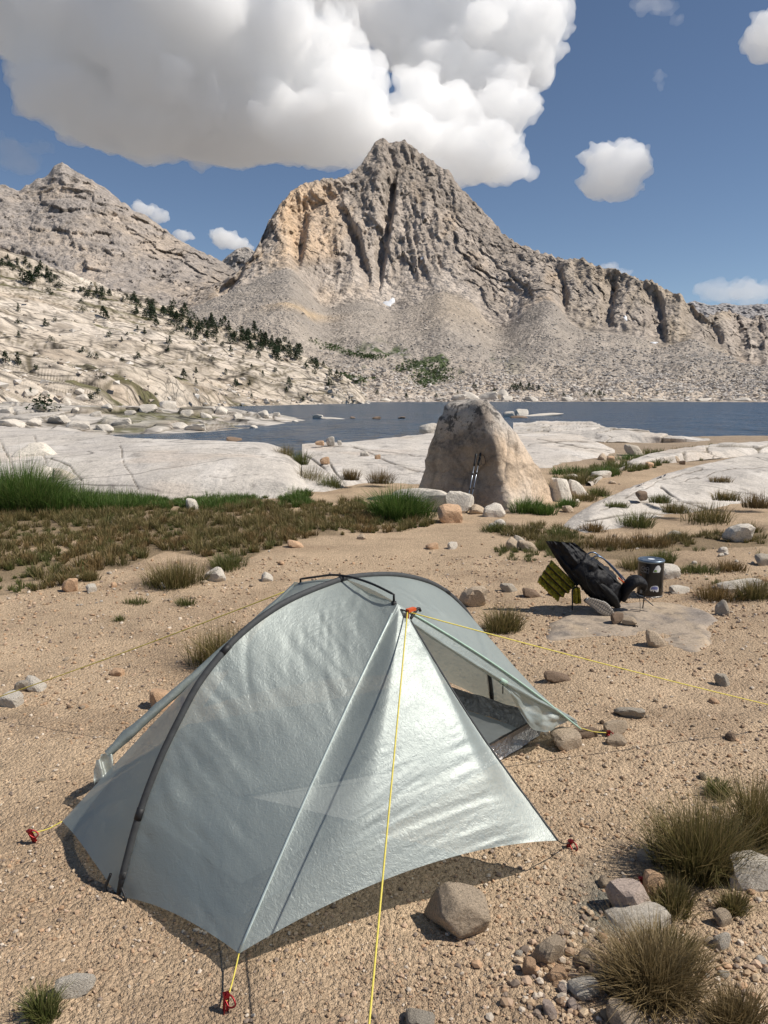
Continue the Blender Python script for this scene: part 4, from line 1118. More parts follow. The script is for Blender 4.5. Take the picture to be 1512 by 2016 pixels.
    obj('wall_binding', tube_mesh('wall_binding', [tp(.24, .422, .122), tp(1.2, .425, .124), tp(2.18, .422, .122)], .005, 6), BLACK, T)
    return T, s1, z1
TENT, SEAM1, ZIP1 = build_tent()

def rel(p): return np.asarray(p) - TC
def guy(a, b, sag=0.01, name='guy_line', r=0.0028):
    n = 24; t = np.linspace(0, 1, n)[:, None]
    pts = a * (1 - t) + b * t - np.array([0, 0, 1]) * (4 * sag * t * (1 - t))
    return obj(name, tube_mesh(name, pts, r, 6), CORD, TENT)
GUY_NEAR = at_z(590, 3480, .01); GUY_RIGHT = at_z(1640, 1417, .02); GUY_LEFT = at_z(-90, 1402, .02)
guy(TIP, rel(GUY_NEAR), .004); guy(TIP, rel(GUY_RIGHT), .012); guy(tp(1.14, -.385, .855), rel(GUY_LEFT), .012)

def stake(px, py, label, lean=(0, 0), rz=0.0, h=.07, corner=None, dark=False):
    """red three-finned peg with its pull loop; a cord runs from it to the tent corner"""
    p = at_z(px, py, 0); p[2] = float(gz(p[0], p[1]))
    S = thing('tent_stake', label, 'tent stake', p, rz)
    parts = []
    for k in range(3):
        a = k * 2 * math.pi / 3
        v, f = box_vf((.006, 0, h * .5 - .05), (.009, .002, h + .10))
        R = np.array([[math.cos(a), -math.sin(a), 0], [math.sin(a), math.cos(a), 0], [0, 0, 1]])
        parts.append((v @ R.T, f))
    Lm = np.array([[1, 0, lean[0]], [0, 1, lean[1]], [0, 0, 1]])
    v, f = join(parts); obj('peg', poly_mesh('peg', v @ Lm.T, f), RED, S)
    hd, hf = box_vf((0, 0, h - .004), (.018, .017, .008)); obj('head', poly_mesh('head', hd @ Lm.T, hf), RED, S)
    top = np.array([lean[0] * h, lean[1] * h, h])
    lp = spline([top, top + np.array([.016, -.012, -.008]), top + np.array([.02, -.028, -.024]), top + np.array([.004, -.022, -.03]), top + np.array([-.005, -.004, -.015])], 24)
    obj('pull_loop', tube_mesh('pull_loop', lp, .0028, 6), RED, S)
    if corner is not None:
        q = corner + TC
        obj('corner_cord', tube_mesh('corner_cord', spline([rel(p + top * .6), rel((p + top * .6) * .5 + q * .5 - np.array([0, 0, .008])), rel(q)], 14), .0024, 6), CORD if not dark else BLACK, TENT)
    return S
stake(443, 1992, 'red tent stake at the foot of the near tent corner', (.15, .25), .4, .05, C1)
stake(70, 1660, 'red tent stake left of the tent beside the pole foot', (-.3, .2), 1.2, .06, C3)
stake(358, 1395, 'red tent stake just showing behind the left side of the tent arch', (.1, 0), 0, .06)
stake(1196, 1452, 'red tent stake under two stones at the right tent corner', (.2, 0), 0, .03, C2)
stake(1118, 1668, 'dark-strapped tent stake at the tip of the near vestibule', (.35, 0), 0, .03, V1, True)
stake(1262, 1741, 'red tent stake tucked behind the pink stone, lower right', (.0, 0), 0, .035)
# ------------------------------------------------------------------ loose stones
ORD = ['first', 'second', 'third', 'fourth', 'fifth', 'sixth', 'seventh', 'eighth', 'ninth', 'tenth', 'eleventh', 'twelfth', 'thirteenth', 'fourteenth', 'fifteenth', 'sixteenth', 'seventeenth', 'eighteenth', 'nineteenth', 'twentieth']
def ranks(spots):
    """place of each spot counted from the left of the picture"""
    order = sorted(range(len(spots)), key=lambda i: spots[i][0])
    return {i: ORD[k] for k, i in enumerate(order)}
STONES = [  # px, py of the foot, width px, height px, tone, label, depth, variant
 (912, 1850, 122, 122, 'tan', 'big speckled tan granite stone on the sand in front of the vestibule', .85, 0),
 (1252, 1806, 86, 62, 'pink', 'flat-topped pink granite stone lying on a pale rock, lower right', .8, 1),
 (1292, 1768, 58, 66, 'orange', 'upright orange-tan stone leaning behind the pink stone', .6, 2),
 (1083, 1902, 54, 52, 'tan', 'largest tan stone of the pebble heap below the tent tip', .9, 3),
 (1042, 1922, 27, 36, 'orange', 'small orange stone standing left of the pebble heap', .8, 4),
 (1155, 1965, 58, 44, 'pale', 'white chunk of granite at the lower end of the pebble heap', .8, 5),
 (1195, 1935, 40, 36, 'grey', 'grey stone at the right of the pebble heap', .9, 6),
 (1100, 1932, 34, 32, 'orange', 'rusty stone in the middle of the pebble heap', .9, 7),
 (1157, 1905, 44, 30, 'tan', 'tan stone on the upper right of the pebble heap', .9, 0),
 (1083, 2003, 28, 28, 'pink', 'small pink stone below the pebble heap', .9, 1),
 (1237, 2030, 66, 50, 'tan', 'tan stone cut by the bottom picture edge right of the guy line', .9, 2),
 (825, 2028, 56, 32, 'grey', 'grey stone half buried at the bottom edge beside the guy line', .9, 3),
 (1426, 1826, 34, 30, 'tan', 'tan stone below the big sedge tuft at right', .9, 4),
 (1424, 1868, 32, 40, 'pale', 'long pale stone below the tan one at right', .6, 5),
 (1490, 1750, 84, 70, 'pale', 'pale lichened rock at the right edge beside the big sedge tuft', .9, 6),
 (1277, 1696, 34, 26, 'pale', 'pale stone left of the big sedge tuft', .9, 7),
 (1192, 1749, 28, 22, 'tan', 'small tan stone left of the stake stones', .9, 0),
 (315, 1398, 54, 34, 'orange', 'orange and white stone left of the tent arch', .8, 1),
 (66, 1361, 36, 28, 'pale', 'pale stone beside the left guy line', .9, 2),
 (38, 1363, 26, 22, 'grey', 'dark grey stone beside the left guy line', .9, 3),
 (14, 1393, 44, 26, 'pale', 'pale stone at the left edge under the guy line', .9, 4),
 (230, 1331, 30, 15, 'orange', 'small rusty stone between the left guy line and the tent', .9, 5),
 (145, 1962, 66, 44, 'pale', 'flat pale stone beside the bottom left grass tuft', .6, 6),
 (425, 1144, 38, 26, 'pale', 'pale stone beside the low grass behind the tent', .9, 7),
 (523, 1145, 24, 18, 'pale', 'round pale stone on the sand behind the tent', .9, 0),
 (376, 1003, 26, 18, 'pale', 'white stone in the meadow before the long slab', .9, 1),
 (580, 1078, 28, 14, 'orange', 'rusty stone at the lower edge of the brown meadow', .9, 2),
 (134, 1166, 28, 26, 'orange', 'orange stone on the sand below the brown meadow', .8, 3),
 (178, 1166, 20, 14, 'pale', 'white stone right of the orange one below the meadow', .9, 4),
 (852, 1081, 24, 13, 'orange', 'small orange stone alone on the sand before the boulder', .9, 5),
 (891, 1081, 19, 14, 'pale', 'small pale stone right of the lone orange one', .9, 6),
 (712, 1062, 16, 10, 'tan', 'small tan stone at the path mouth before the green tuft', .9, 7),
 (1007, 1082, 26, 26, 'tan', 'tan stone of the little row left of the backpack', .9, 0),
 (1040, 1086, 40, 17, 'tan', 'longest flat stone of the little row left of the backpack', .6, 1),
 (1025, 1074, 24, 18, 'grey', 'grey stone at the back of the little row left of the backpack', .9, 2),
 (932, 1196, 48, 38, 'tan', 'tan stone touching the sedge tuft behind the tent', .9, 3),
 (886, 1030, 50, 32, 'orange', 'rusty brown stone before the foot of the big boulder', .8, 4),
 (835, 1006, 130, 48, 'pale', 'long white rock between the green tuft and the big boulder', .5, 5),
 (905, 1010, 48, 42, 'pale', 'angular white rock by the tips of the trekking poles', .8, 6),
 (975, 1018, 40, 26, 'pale', 'rounded white stone at the front foot of the big boulder', .9, 7),
 (938, 1012, 32, 18, 'tan', 'tan stone between the two white ones at the boulder foot', .9, 0),
 (1106, 988, 44, 42, 'pale', 'pale rounded rock right of the big boulder', .9, 1),
 (1138, 978, 38, 30, 'pale', 'smaller pale rock behind the one right of the big boulder', .9, 2),
 (1457, 1068, 48, 34, 'pale', 'blocky white rock on the sand above the bear canister', .8, 3),
 (1506, 1114, 30, 20, 'grey', 'grey stone at the right edge level with the canister lid', .9, 4),
 (1466, 1166, 84, 26, 'pale', 'long flat white rock right of the bear canister', .5, 5),
 (1340, 1168, 38, 14, 'pale', 'flat white stone close right of the bear canister', .7, 6),
 (1424, 1211, 24, 30, 'grey', 'upright grey stone on the corner of the flat rock', .7, 7),
 (1292, 1273, 38, 32, 'tan', 'pyramid-shaped stone on the near edge of the flat rock', .8, 2),
 (1427, 1352, 27, 23, 'grey', 'grey stone on the sand above the right guy line', .9, 1),
 (1098, 1342, 52, 20, 'brown', 'long dark brown stone right of the tent', .5, 2),
 (1240, 1413, 54, 17, 'grey', 'flat dark grey stone right of the tent corner', .5, 3),
 (1118, 1478, 60, 36, 'tan', 'tan stone under the right corner of the tent', .8, 4),
 (1156, 1452, 50, 22, 'brown', 'brown stone in the shade under the right tent corner', .6, 5),
 (1214, 1446, 42, 28, 'tan', 'upper tan stone weighing down the right corner stake', .7, 6),
 (1216, 1468, 36, 22, 'tan', 'lower tan stone weighing down the right corner stake', .8, 7),
 (1408, 1386, 20, 11, 'orange', 'small orange stone under the right guy line', .9, 0),
 (1004, 1166, 32, 15, 'grey', 'dark grey stone above the sedge tuft behind the tent', .7, 1),
 (1046, 1176, 32, 18, 'brown', 'dark brown stone in the shadow of the backpack, left one', .8, 2),
 (1096, 1174, 26, 20, 'brown', 'dark brown stone in the shadow of the backpack, right one', .8, 3),
 (1320, 1140, 44, 24, 'pale', 'pale broken rock behind the bear canister', .8, 4),
]
def front_stone():
    pl = [(1, .1, .05, 1.0), (-.95, -.1, .25, 1.0), (-.8, -.3, .7, 1.02), (0, -1, .15, .95), (.1, 1, .2, .9), (.12, -.1, 1, .92), (.55, -.5, .75, 1.08), (-.3, -.8, .6, 1.08), (-.75, -.5, -.55, 1.0), (.4, -.8, -.5, 1.02), (0, 0, -1, .9), (.8, .6, .4, 1.15)]
    V, F = rock_shape(951, ICO5, pl, k=20, rough=.07, wl=2.6)
    p = at_z(912, 1848, 0); s = px_size(p)
    o = obj('stone', mesh_from('stone', V, F), STONE['tan'], label='big speckled tan granite stone on the sand in front of the vestibule', cat='stone')
    o.scale = (50 * s, 42 * s, 45 * s); o.location = (p[0], p[1] + 34 * s, p[2] + 34 * s); o.rotation_euler = (0, .06, .1)
front_stone()
for px, py, w, h, tone, lab, dep, var in STONES[1:]:
    stone_at(px, py, w, h, tone, lab, None, 'stone', dep, var)
stone_at(1268, 1828, 122, 12, 'pale', 'flat pale rock the pink stone lies on, lower right', None, 'stone', .7, 5, 0.1, .62)
for k, (px, py, w, h, tone) in enumerate([(1216, 1224, 24, 19, 'brown'), (1242, 1228, 26, 13, 'tan')]):
    stone_at(px, py, w, h, tone, ['dark round stone on the middle of the flat rock', 'low tan stone touching the dark one on the flat rock'][k], None, 'stone', .8, 6 + k, z0=0.035)

# flat bedrock under the backpack
def flat_rock():
    out = [(1052, 1248), (1070, 1222), (1110, 1203), (1180, 1188), (1260, 1180), (1360, 1186), (1410, 1198), (1424, 1230), (1420, 1262), (1400, 1290), (1380, 1292), (1340, 1284), (1290, 1276), (1230, 1262), (1170, 1256), (1110, 1262), (1070, 1264)]
    o3 = np.array([at_z(x, y, 0.0) for x, y in out]); c = o3.mean(0)
    o3 = spline(np.vstack([o3, o3[:1]]), 140)[:-1]
    o3 = c + (o3 - c) * (1 + .03 * fbm(np.arange(139) / 5.0, np.zeros(139), octaves=3, seed=5))[:, None]
    rings = np.concatenate([np.linspace(1.04, .9, 6), np.linspace(.86, .03, 26)])
    P = np.stack([c + (o3 - c) * f for f in rings], 0)
    x, y = P[..., 0], P[..., 1]
    f = rings[:, None] * np.ones((1, 139))
    P[..., 2] = -.045 + .062 * smooth(1.04, .80, f + .12 * fbm(x / .25, y / .25, octaves=3, seed=23)) + .016 * fbm(x / .5, y / .5, octaves=4, seed=15) + gz(x, y) * smooth(.8, 1.0, f)
    n1 = fbm(x / .5, y / .35, octaves=5, seed=17)
    col = mix(np.broadcast_to([.39, .315, .24], P.shape), np.array([.27, .23, .195]), smooth(0, .4, n1))
    col = mix(col, np.array([.48, .37, .25]), smooth(.0, .35, fbm(x / .3, y / .8, octaves=4, seed=19)) * .6)
    col = mix(col, np.array([.16, .14, .12]), smooth(.15, .4, fbm(x / .09, y / .09, octaves=4, seed=29, gain=.65)) * .6)
    col = mix(col, np.array([.22, .19, .17]), smooth(.9, 1.0, f) * .6)
    F = grid_faces(len(rings), 139, True)
    obj('flat_rock', mesh_from('flat_rock', P.reshape(-1, 3), F, col.reshape(-1, 3)), rock_mat('flat_bedrock', s1=5, s2=40, speck=120, bump=.012, contrast=.25), label='flat grey-tan bedrock flush with the sand before the backpack', cat='rock')
flat_rock()

# stones standing on the slabs and in the lake
def place_on_lake(px, py, w, h, tone, lab, dep=.5):
    p = at_z(px, py, LAKE_Z); s = px_size(p)
    put_rock(p, w * s, h * s * 1.3, w * s * dep, tone, lab, 'rock', embed=.4)
place_on_lake(1028, 818, 26, 16, 'cream', 'round boulder standing in the lake right of the big boulder')
place_on_lake(1002, 821, 24, 12, 'cream', 'smaller round rock in the lake touching the big boulder outline')
place_on_lake(1064, 819, 96, 5, 'cream', 'long flat pale rock just out of the water right of the big boulder', .25)
place_on_lake(1022, 823, 30, 6, 'brown', 'dark low rock in the water under the pale flat one')
place_on_lake(624, 824, 22, 9, 'cream', 'tan rock in the lake off the tip of the spit', .6)
place_on_lake(655, 825, 44, 4, 'cream', 'low flat rock in the lake beyond the spit rock', .4)
place_on_lake(742, 825, 16, 7, 'brown', 'dark rock breaking the water in mid lake', .7)
place_on_lake(790, 824, 14, 4, 'brown', 'tiny rock breaking the water left of the big boulder', .7)
place_on_lake(694, 824, 10, 4, 'brown', 'tiny rock breaking the water in the open lake', .7)
for px, py, w, h, z, tone, lab in [(651, 874, 18, 16, .50, 'cream', 'round stone perched on the slab crest against the lake'), (668, 875, 9, 7, .50, 'cream', 'small stone beside the perched one on the slab crest'),
        (846, 850, 34, 18, .48, 'cream', 'square white block on the slab crest left of the boulder'), (640, 911, 20, 12, .34, 'orange', 'rusty stone lodged in the broken slab left of centre'),
        (718, 897, 16, 9, .36, 'cream', 'pale stone lying on the tilted slab'), (744, 903, 12, 9, .34, 'orange', 'small tan stone lying on the tilted slab'),
        (630, 875, 20, 8, .50, 'orange', 'pink stone on the slab crest left of the perched one'), (460, 868, 26, 7, .6, 'brown', 'dark flat stone on the long slab crest'),
        (80, 962, 60, 40, .05, 'pale', 'pale block at the left end of the long slab'), (128, 968, 46, 44, .02, 'grey', 'grey fractured block against the long slab'), (62, 915, 76, 40, .32, 'pale', 'big pale block on the left shoulder of the long slab'),
        (1265, 983, 22, 14, .2, 'brown', 'rusty stone lying on the broad right slab'), (1250, 893, 34, 14, .05, 'grey', 'grey rock at the edge of the right lakeside meadow'),
        (1186, 906, 18, 14, .0, 'tan', 'tan stone at the corner of the creamy slab'), (1203, 910, 16, 11, .0, 'orange', 'orange stone right of the tan one by the creamy slab'), (1215, 918, 12, 9, .0, 'tan', 'smallest of the three stones by the creamy slab'),
        (1280, 920, 16, 9, .0, 'orange', 'orange stone on the bare patch at right'), (1332, 908, 14, 9, .0, 'tan', 'tan stone on the bare patch at right'), (1345, 913, 12, 7, .0, 'brown', 'brown stone on the bare patch at right'),
        (1188, 940, 36, 14, .0, 'pale', 'low white rock in the grass right of the boulder'), (1130, 945, 32, 12, .0, 'pale', 'low white rock in the grass close right of the boulder')]:
    p = at_z(px, py, z); s = px_size(p)
    put_rock(p, w * s, h * s * 1.3, w * s * .8, tone, lab, 'stone', name='stone', embed=.25)

# small loose stones, strewn
def strew(n, poly, smin, smax, label, group, seed, tones):
    rng = np.random.default_rng(seed); k = 0; tries = 0
    xs = [p[0] for p in poly]; ys = [p[1] for p in poly]
    while k < n and tries < 20000:
        tries += 1
        px, py = rng.uniform(min(xs), max(xs)), rng.uniform(min(ys), max(ys))
        if not in_poly(np.array(px), np.array(py), poly): continue
        w = smin * (smax / smin) ** (rng.random() ** 2.2)
        p = at_z(px, py, 0); p[2] = float(gz(p[0], p[1]))
        q = (p - FA) @ np.stack([AX, NX], 1)
        if -.1 < q[0] < 2.5 and -1.0 < q[1] < 1.15: continue
        put_rock(p, w, w * rng.uniform(.4, .8), w * rng.uniform(.6, 1.0), tones[rng.integers(len(tones))], label, 'stone', group, 'stone', rng.uniform(0, 6), embed=.2, big=False)
        k += 1
strew(34, [(1000, 1840), (1220, 1850), (1260, 2016), (1020, 2016)], .014, .045, 'small loose stone of the pebble heap at the lower right', 'pebble heap stones', 3, ['tan', 'pale', 'orange', 'pink', 'tan'])
strew(14, [(1330, 1810), (1512, 1790), (1512, 2016), (1400, 2016)], .015, .045, 'small loose stone at the bottom right picture corner', 'bottom right stones', 4, ['tan', 'pale', 'orange', 'grey'])
strew(46, [(960, 1030), (1512, 1055), (1512, 1160), (1330, 1190), (1310, 1090), (1100, 1060), (960, 1110)], .03, .16, 'loose stone on the rubbly ground above the backpack and canister', 'rubble stones behind the gear', 5, ['tan', 'pale', 'orange', 'pale', 'tan'])
strew(38, [(180, 1120), (420, 1085), (560, 1080), (560, 1150), (300, 1190), (60, 1200)], .025, .10, 'small loose stone on the sand below the brown meadow', 'stones below the meadow', 6, ['pale', 'tan', 'pale', 'orange'])
strew(24, [(0, 1200), (380, 1200), (300, 1500), (60, 1580), (0, 1560)], .015, .05, 'small loose stone on the sand left of the tent', 'stones left of the tent', 7, ['tan', 'brown', 'tan', 'orange'])
strew(34, [(1120, 1290), (1512, 1270), (1512, 1640), (1230, 1640), (1150, 1500)], .015, .06, 'small loose stone on the sand right of the tent', 'stones right of the tent', 8, ['tan', 'brown', 'tan', 'grey', 'orange'])
strew(14, [(540, 1060), (1000, 1050), (1010, 1120), (560, 1130)], .02, .07, 'small loose stone on the bare sand behind the tent', 'stones behind the tent', 9, ['tan', 'pale', 'orange'])
strew(8, [(1080, 960), (1250, 935), (1180, 1000), (1100, 1030)], .05, .2, 'loose stone in the gully between boulder and right slab', 'stones beside the boulder', 10, ['pale', 'tan', 'pale'])

# gravel: tens of thousands of grains, one mass
def gravel():
    rng = np.random.default_rng(21)
    cube = np.array([[x, y, z] for x in (-1, 1) for y in (-1, 1) for z in (-1, 1)], float)
    cf = np.array([[0, 1, 3], [0, 3, 2], [4, 6, 7], [4, 7, 5], [0, 4, 5], [0, 5, 1], [2, 3, 7], [2, 7, 6], [0, 2, 6], [0, 6, 4], [1, 5, 7], [1, 7, 3]])
    N = 37000
    r = np.exp(rng.uniform(math.log(1.9), math.log(8.5), N)); a = np.radians(rng.uniform(-30, 30, N))
    x, y = r * np.sin(a), r * np.cos(a)
    px, py = project(np.stack([x, y, np.zeros(N)], -1))
    dens = 0.35 + 0.65 * smooth(-.3, .4, fbm(x / .5, y / .5, octaves=3, seed=33))
    heap = np.exp(-((px - 1115) / 120) ** 2 - ((py - 1925) / 95) ** 2) + .8 * np.exp(-((px - 1450) / 80) ** 2 - ((py - 1930) / 80) ** 2)
    keep = (rng.random(N) < np.clip(dens + heap, 0, 1)) & ~in_poly(px, py, MEADOW) & (py < 2100)
    keep &= ~((np.abs((x - TC[0]) * AX[0] + (y - TC[1]) * AX[1]) < 1.0) & (np.abs((x - TC[0]) * NX[0] + (y - TC[1]) * NX[1]) < .42))
    x, y, r, heap = x[keep], y[keep], r[keep], heap[keep]; n = len(x)
    s = (0.0017 + 0.0055 * rng.random(n) ** 3.8) * (0.75 + 0.25 * r) * (1 + 1.0 * heap * rng.random(n))
    s = np.where(rng.random(n) < .16 * np.clip(heap, 0, 1), rng.uniform(.008, .019, n), s)
    s = np.minimum(s, .022)
    z = gz(x, y) + s * .35
    J = cube[None] * rng.uniform(.6, 1.0, (n, 8, 1)) * rng.uniform(.75, 1.0, (n, 8, 3))
    J[:, :, 2] *= rng.uniform(.45, .8, (n, 1))
    th = rng.uniform(0, 6.28, n); c, si = np.cos(th)[:, None], np.sin(th)[:, None]
    R, _ = np.linalg.qr(rng.normal(size=(n, 3, 3)))
    V = np.einsum('nij,nkj->nki', R, J) * (s[:, None] * np.array([1, 1, .75]))[:, None] + np.stack([x, y, z], -1)[:, None]
    tones = np.array([[.45, .32, .205], [.53, .40, .27], [.36, .25, .165], [.58, .49, .39], [.46, .30, .185], [.26, .20, .155], [.49, .35, .245]])
    C = tones[rng.integers(0, len(tones), n)] * rng.uniform(.8, 1.15, (n, 1))
    small = s < .0062
    big = ~small; nb = int(big.sum())
    Rb = R[big]; Jb = ICO1[0][None] * rng.uniform(.72, 1.08, (nb, len(ICO1[0]), 1)) * rng.uniform(.6, 1.1, (nb, 1, 3))
    Vb = np.einsum('nij,nkj->nki', Rb, Jb) * (s[big][:, None] * np.array([1.25, 1.25, .9]))[:, None] + np.stack([x, y, z], -1)[big][:, None]
    V = V[small]; ns = len(V); nvb = len(ICO1[0])
    F = (cf[None] + (np.arange(ns) * 8)[:, None, None]).reshape(-1, 3)
    F = np.concatenate([F, (ICO1[1][None] + (np.arange(nb) * nvb)[:, None, None]).reshape(-1, 3) + ns * 8])
    CC = np.concatenate([np.repeat(C[small], 8, 0), np.repeat(C[big], nvb, 0)])
    V = np.concatenate([V.reshape(-1, 3), Vb.reshape(-1, 3)])
    m, nt, N_, L, b = new_mat('gravel_grain'); L.new(n_attr(nt), b.inputs['Base Color']); b.inputs['Roughness'].default_value = .9; b.inputs['Specular IOR Level'].default_value = .2
    obj('gravel', mesh_from('gravel', V, F, CC, False), m, label='coarse tan gravel grains over the sand', kind='stuff')
gravel()

# ------------------------------------------------------------------ grass
def grass_mat():
    m, nt, N, L, b = new_mat('grass_blade')
    b.inputs['Roughness'].default_value = .55; b.inputs['Specular IOR Level'].default_value = .25
    c = n_attr(nt); L.new(c, b.inputs['Base Color'])
    t = N.new('ShaderNodeBsdfTranslucent'); L.new(c, t.inputs[0])
    x = N.new('ShaderNodeMixShader'); x.inputs[0].default_value = .3
    L.new(b.outputs[0], x.inputs[1]); L.new(t.outputs[0], x.inputs[2]); L.new(x.outputs[0], N['Material Output'].inputs['Surface'])
    return m
GRASS = grass_mat()
TONES = {'sedge': ([.105, .105, .034], [.19, .155, .06], [.37, .27, .13]), 'green': ([.055, .105, .018], [.09, .165, .03], [.18, .23, .07]),
         'dry': ([.12, .095, .04], [.24, .17, .08], [.34, .25, .13]), 'olive': ([.085, .11, .030], [.14, .15, .045], [.24, .21, .09]), 'russet': ([.115, .09, .034], [.24, .155, .062], [.37, .245, .115])}

def blades(root, h, lean, ang, wid, c0, c1):
    """root (n,3), height, outward lean, direction, width, colour low and tip -> vertices, triangles, colours"""
    n = len(root)
    d = np.stack([np.cos(ang), np.sin(ang), np.zeros(n)], -1); up = np.array([0, 0, 1.0])
    face = ang + np.random.default_rng(n).uniform(-1.2, 1.2, n) + 1.57
    w = np.stack([np.cos(face), np.sin(face), np.zeros(n)], -1) * wid[:, None]
    def pt(t):
        return root + up * (h * (t - .32 * lean * t * t))[:, None] + d * (h * lean * (0.25 * t + .75 * t * t))[:, None]
    a, b, c = root, pt(.5), pt(1.0)
    V = np.stack([a - w * .5, a + w * .5, b - w * .42, b + w * .42, c], 1).reshape(-1, 3)
    base = (np.arange(n) * 5)[:, None, None]
    F = (np.array([[0, 1, 3], [0, 3, 2], [2, 3, 4]])[None] + base).reshape(-1, 3)
    C = np.stack([c0 * .8, c0 * .8, c0 * .5 + c1 * .5, c0 * .5 + c1 * .5, c1], 1).reshape(-1, 3)
    return V, F, C

def tuft_data(centres, rad, hgt, nb, tone, seed, wid=.004, spread=.75, zfun=None):
    """many tufts at once: centres (m,3), radius (m,), height (m,)"""
    rng = np.random.default_rng(seed); m = len(centres)
    idx = np.repeat(np.arange(m), nb); n = len(idx)
    a = rng.uniform(0, 6.283, n); q = np.sqrt(rng.random(n))
    root = centres[idx] + np.stack([np.cos(a) * q * rad[idx] * .55, np.sin(a) * q * rad[idx] * .55, np.zeros(n)], -1)
    if zfun is not None: root[:, 2] = zfun(root[:, 0], root[:, 1])
    root[:, 2] -= .004
    lean = np.clip(q * spread * rng.uniform(.5, 1.3, n) + rng.normal(0, .2, n), .02, 1.35)
    h = hgt[idx] * rng.uniform(.55, 1.05, n) * (1 - .15 * q)
    T = [np.array(t) for t in TONES[tone]]
    c0 = T[0] * rng.uniform(.7, 1.25, (n, 1)); k = rng.random((n, 1))
    c1 = np.where(k < .6, T[1], T[2]) * rng.uniform(.75, 1.25, (n, 1))
    return blades(root, h, lean, a + rng.normal(0, .4, n), wid * rng.uniform(.7, 1.3, n), c0, c1)

def tuft(px, py, wpx, hpx, tone, label, group=None, nb=420, wid=None, cat='grass', spread=.75):
    p = at_z(px, py, 0); p[2] = float(gz(p[0], p[1])); s = px_size(p)
    rad = wpx * s * .5; h = hpx * s * .95
    c = np.array([p]) + np.array([[0, rad * .35, 0]])
    # a tuft is several crowns growing together
    rng = np.random.default_rng(int(px * 7 + py)); k = 5
    cc = c + np.concatenate([[[0, 0, 0]], np.stack([rng.uniform(-.5, .5, k) * rad, rng.uniform(-.35, .35, k) * rad, np.zeros(k)], -1)])
    V, F, C = tuft_data(cc, np.full(k + 1, rad * .8), np.concatenate([[h], h * rng.uniform(.6, .95, k)]), nb // (k + 1), tone, int(px + py), wid or max(.0028, s * 1.05), spread, gz)
    V = V - p
    o = obj('grass_tuft', mesh_from('grass_tuft', V, F, C, False), GRASS, label=label, cat=cat, group=group); o.location = p
    return o

tuft(425, 1322, 150, 125, 'sedge', 'rust-tipped sedge tuft half hidden behind the left of the tent arch', nb=900)
tuft(985, 1243, 115, 78, 'sedge', 'round sedge tuft right of the tent ridge', nb=800)
tuft(1392, 1745, 235, 215, 'sedge', 'biggest sedge tuft, at the right above the stake stones', nb=2200)
tuft(1500, 1665, 130, 190, 'sedge', 'sedge tuft cut by the right picture edge', nb=1200)
tuft(1418, 1578, 85, 55, 'olive', 'small grey-green tuft above the biggest sedge tuft', nb=450)
tuft(1340, 1800, 120, 90, 'sedge', 'low sedge tuft in front of the biggest one', nb=700)
tuft(1452, 1805, 80, 75, 'sedge', 'small sedge tuft between the biggest one and the right edge', nb=450)
tuft(1285, 1985, 250, 165, 'dry', 'straggling dry tuft at the bottom right beside the pebble heap', nb=1900, spread=1.1)
tuft(1320, 1900, 150, 90, 'sedge', 'thin sedge tuft just below the stake stones', nb=700)
tuft(1450, 2040, 150, 110, 'dry', 'dry tuft at the bottom right picture corner', nb=900)
tuft(80, 2020, 95, 105, 'olive', 'green tuft with seed heads at the bottom left corner', nb=520)
tuft(780, 1022, 185, 92, 'green', 'lush dark green grass clump left of the big boulder', nb=2200, spread=.85)
tuft(1050, 1012, 100, 48, 'green', 'dark green grass clump at the right front foot of the boulder', nb=1100)
tuft(1120, 1000, 60, 30, 'green', 'green clump right of the boulder by the pale rock', nb=500)
tuft(175, 1146, 52, 34, 'sedge', 'small sedge tuft alone on the sand below the meadow', nb=350)
tuft(330, 1160, 150, 80, 'sedge', 'wide sedge tuft reaching out of the meadow onto the sand', nb=1100)
tuft(455, 1122, 120, 46, 'olive', 'low thin green tuft behind the tent', nb=600)
tuft(235, 1224, 36, 20, 'olive', 'tiny green tuft on the open sand at left', nb=120)
tuft(370, 1195, 60, 32, 'olive', 'tiny tuft below the wide sedge tuft', nb=200)
tuft(265, 1190, 60, 26, 'olive', 'sparse green tuft left of the tiny one', nb=200)
GEAR_TUFTS = [(1400, 1032, 125, 42), (1268, 1040, 95, 36), (1172, 1048, 60, 24), (1345, 1068, 70, 24), (1110, 1062, 90, 26), (1200, 1085, 120, 34), (1040, 1056, 90, 26), (980, 1050, 80, 20), (1290, 1080, 100, 30), (1480, 1050, 60, 22),
        (1090, 1085, 90, 24), (1420, 1185, 100, 34), (1500, 1185, 70, 50), (1380, 1130, 80, 22), (1440, 1125, 90, 24), (1250, 1122, 80, 26), (1310, 1110, 70, 28)]
for k, (px, py, w, h) in enumerate(GEAR_TUFTS):
    tuft(px, py, w * 1.15, h * 1.45, ['sedge', 'olive', 'russet'][k % 3], ranks(GEAR_TUFTS)[k] + ' sedge tuft from the left on the rubbly ground behind the gear', 'tufts behind the gear', nb=420)
GULLY_TUFTS = [(1190, 938, 60, 22), (1230, 925, 80, 22), (1150, 950, 70, 26), (1120, 935, 60, 22), (1185, 975, 50, 22), (1160, 985, 60, 18), (1265, 905, 90, 16), (1310, 895, 80, 16), (1360, 890, 70, 16), (1210, 985, 46, 14)]
for k, (px, py, w, h) in enumerate(GULLY_TUFTS):
    tuft(px, py, w * 1.3, h * 1.4, ['green', 'olive', 'sedge'][k % 3], ranks(GULLY_TUFTS)[k] + ' tuft from the boulder in the green gully right of it', 'gully tufts', nb=320)
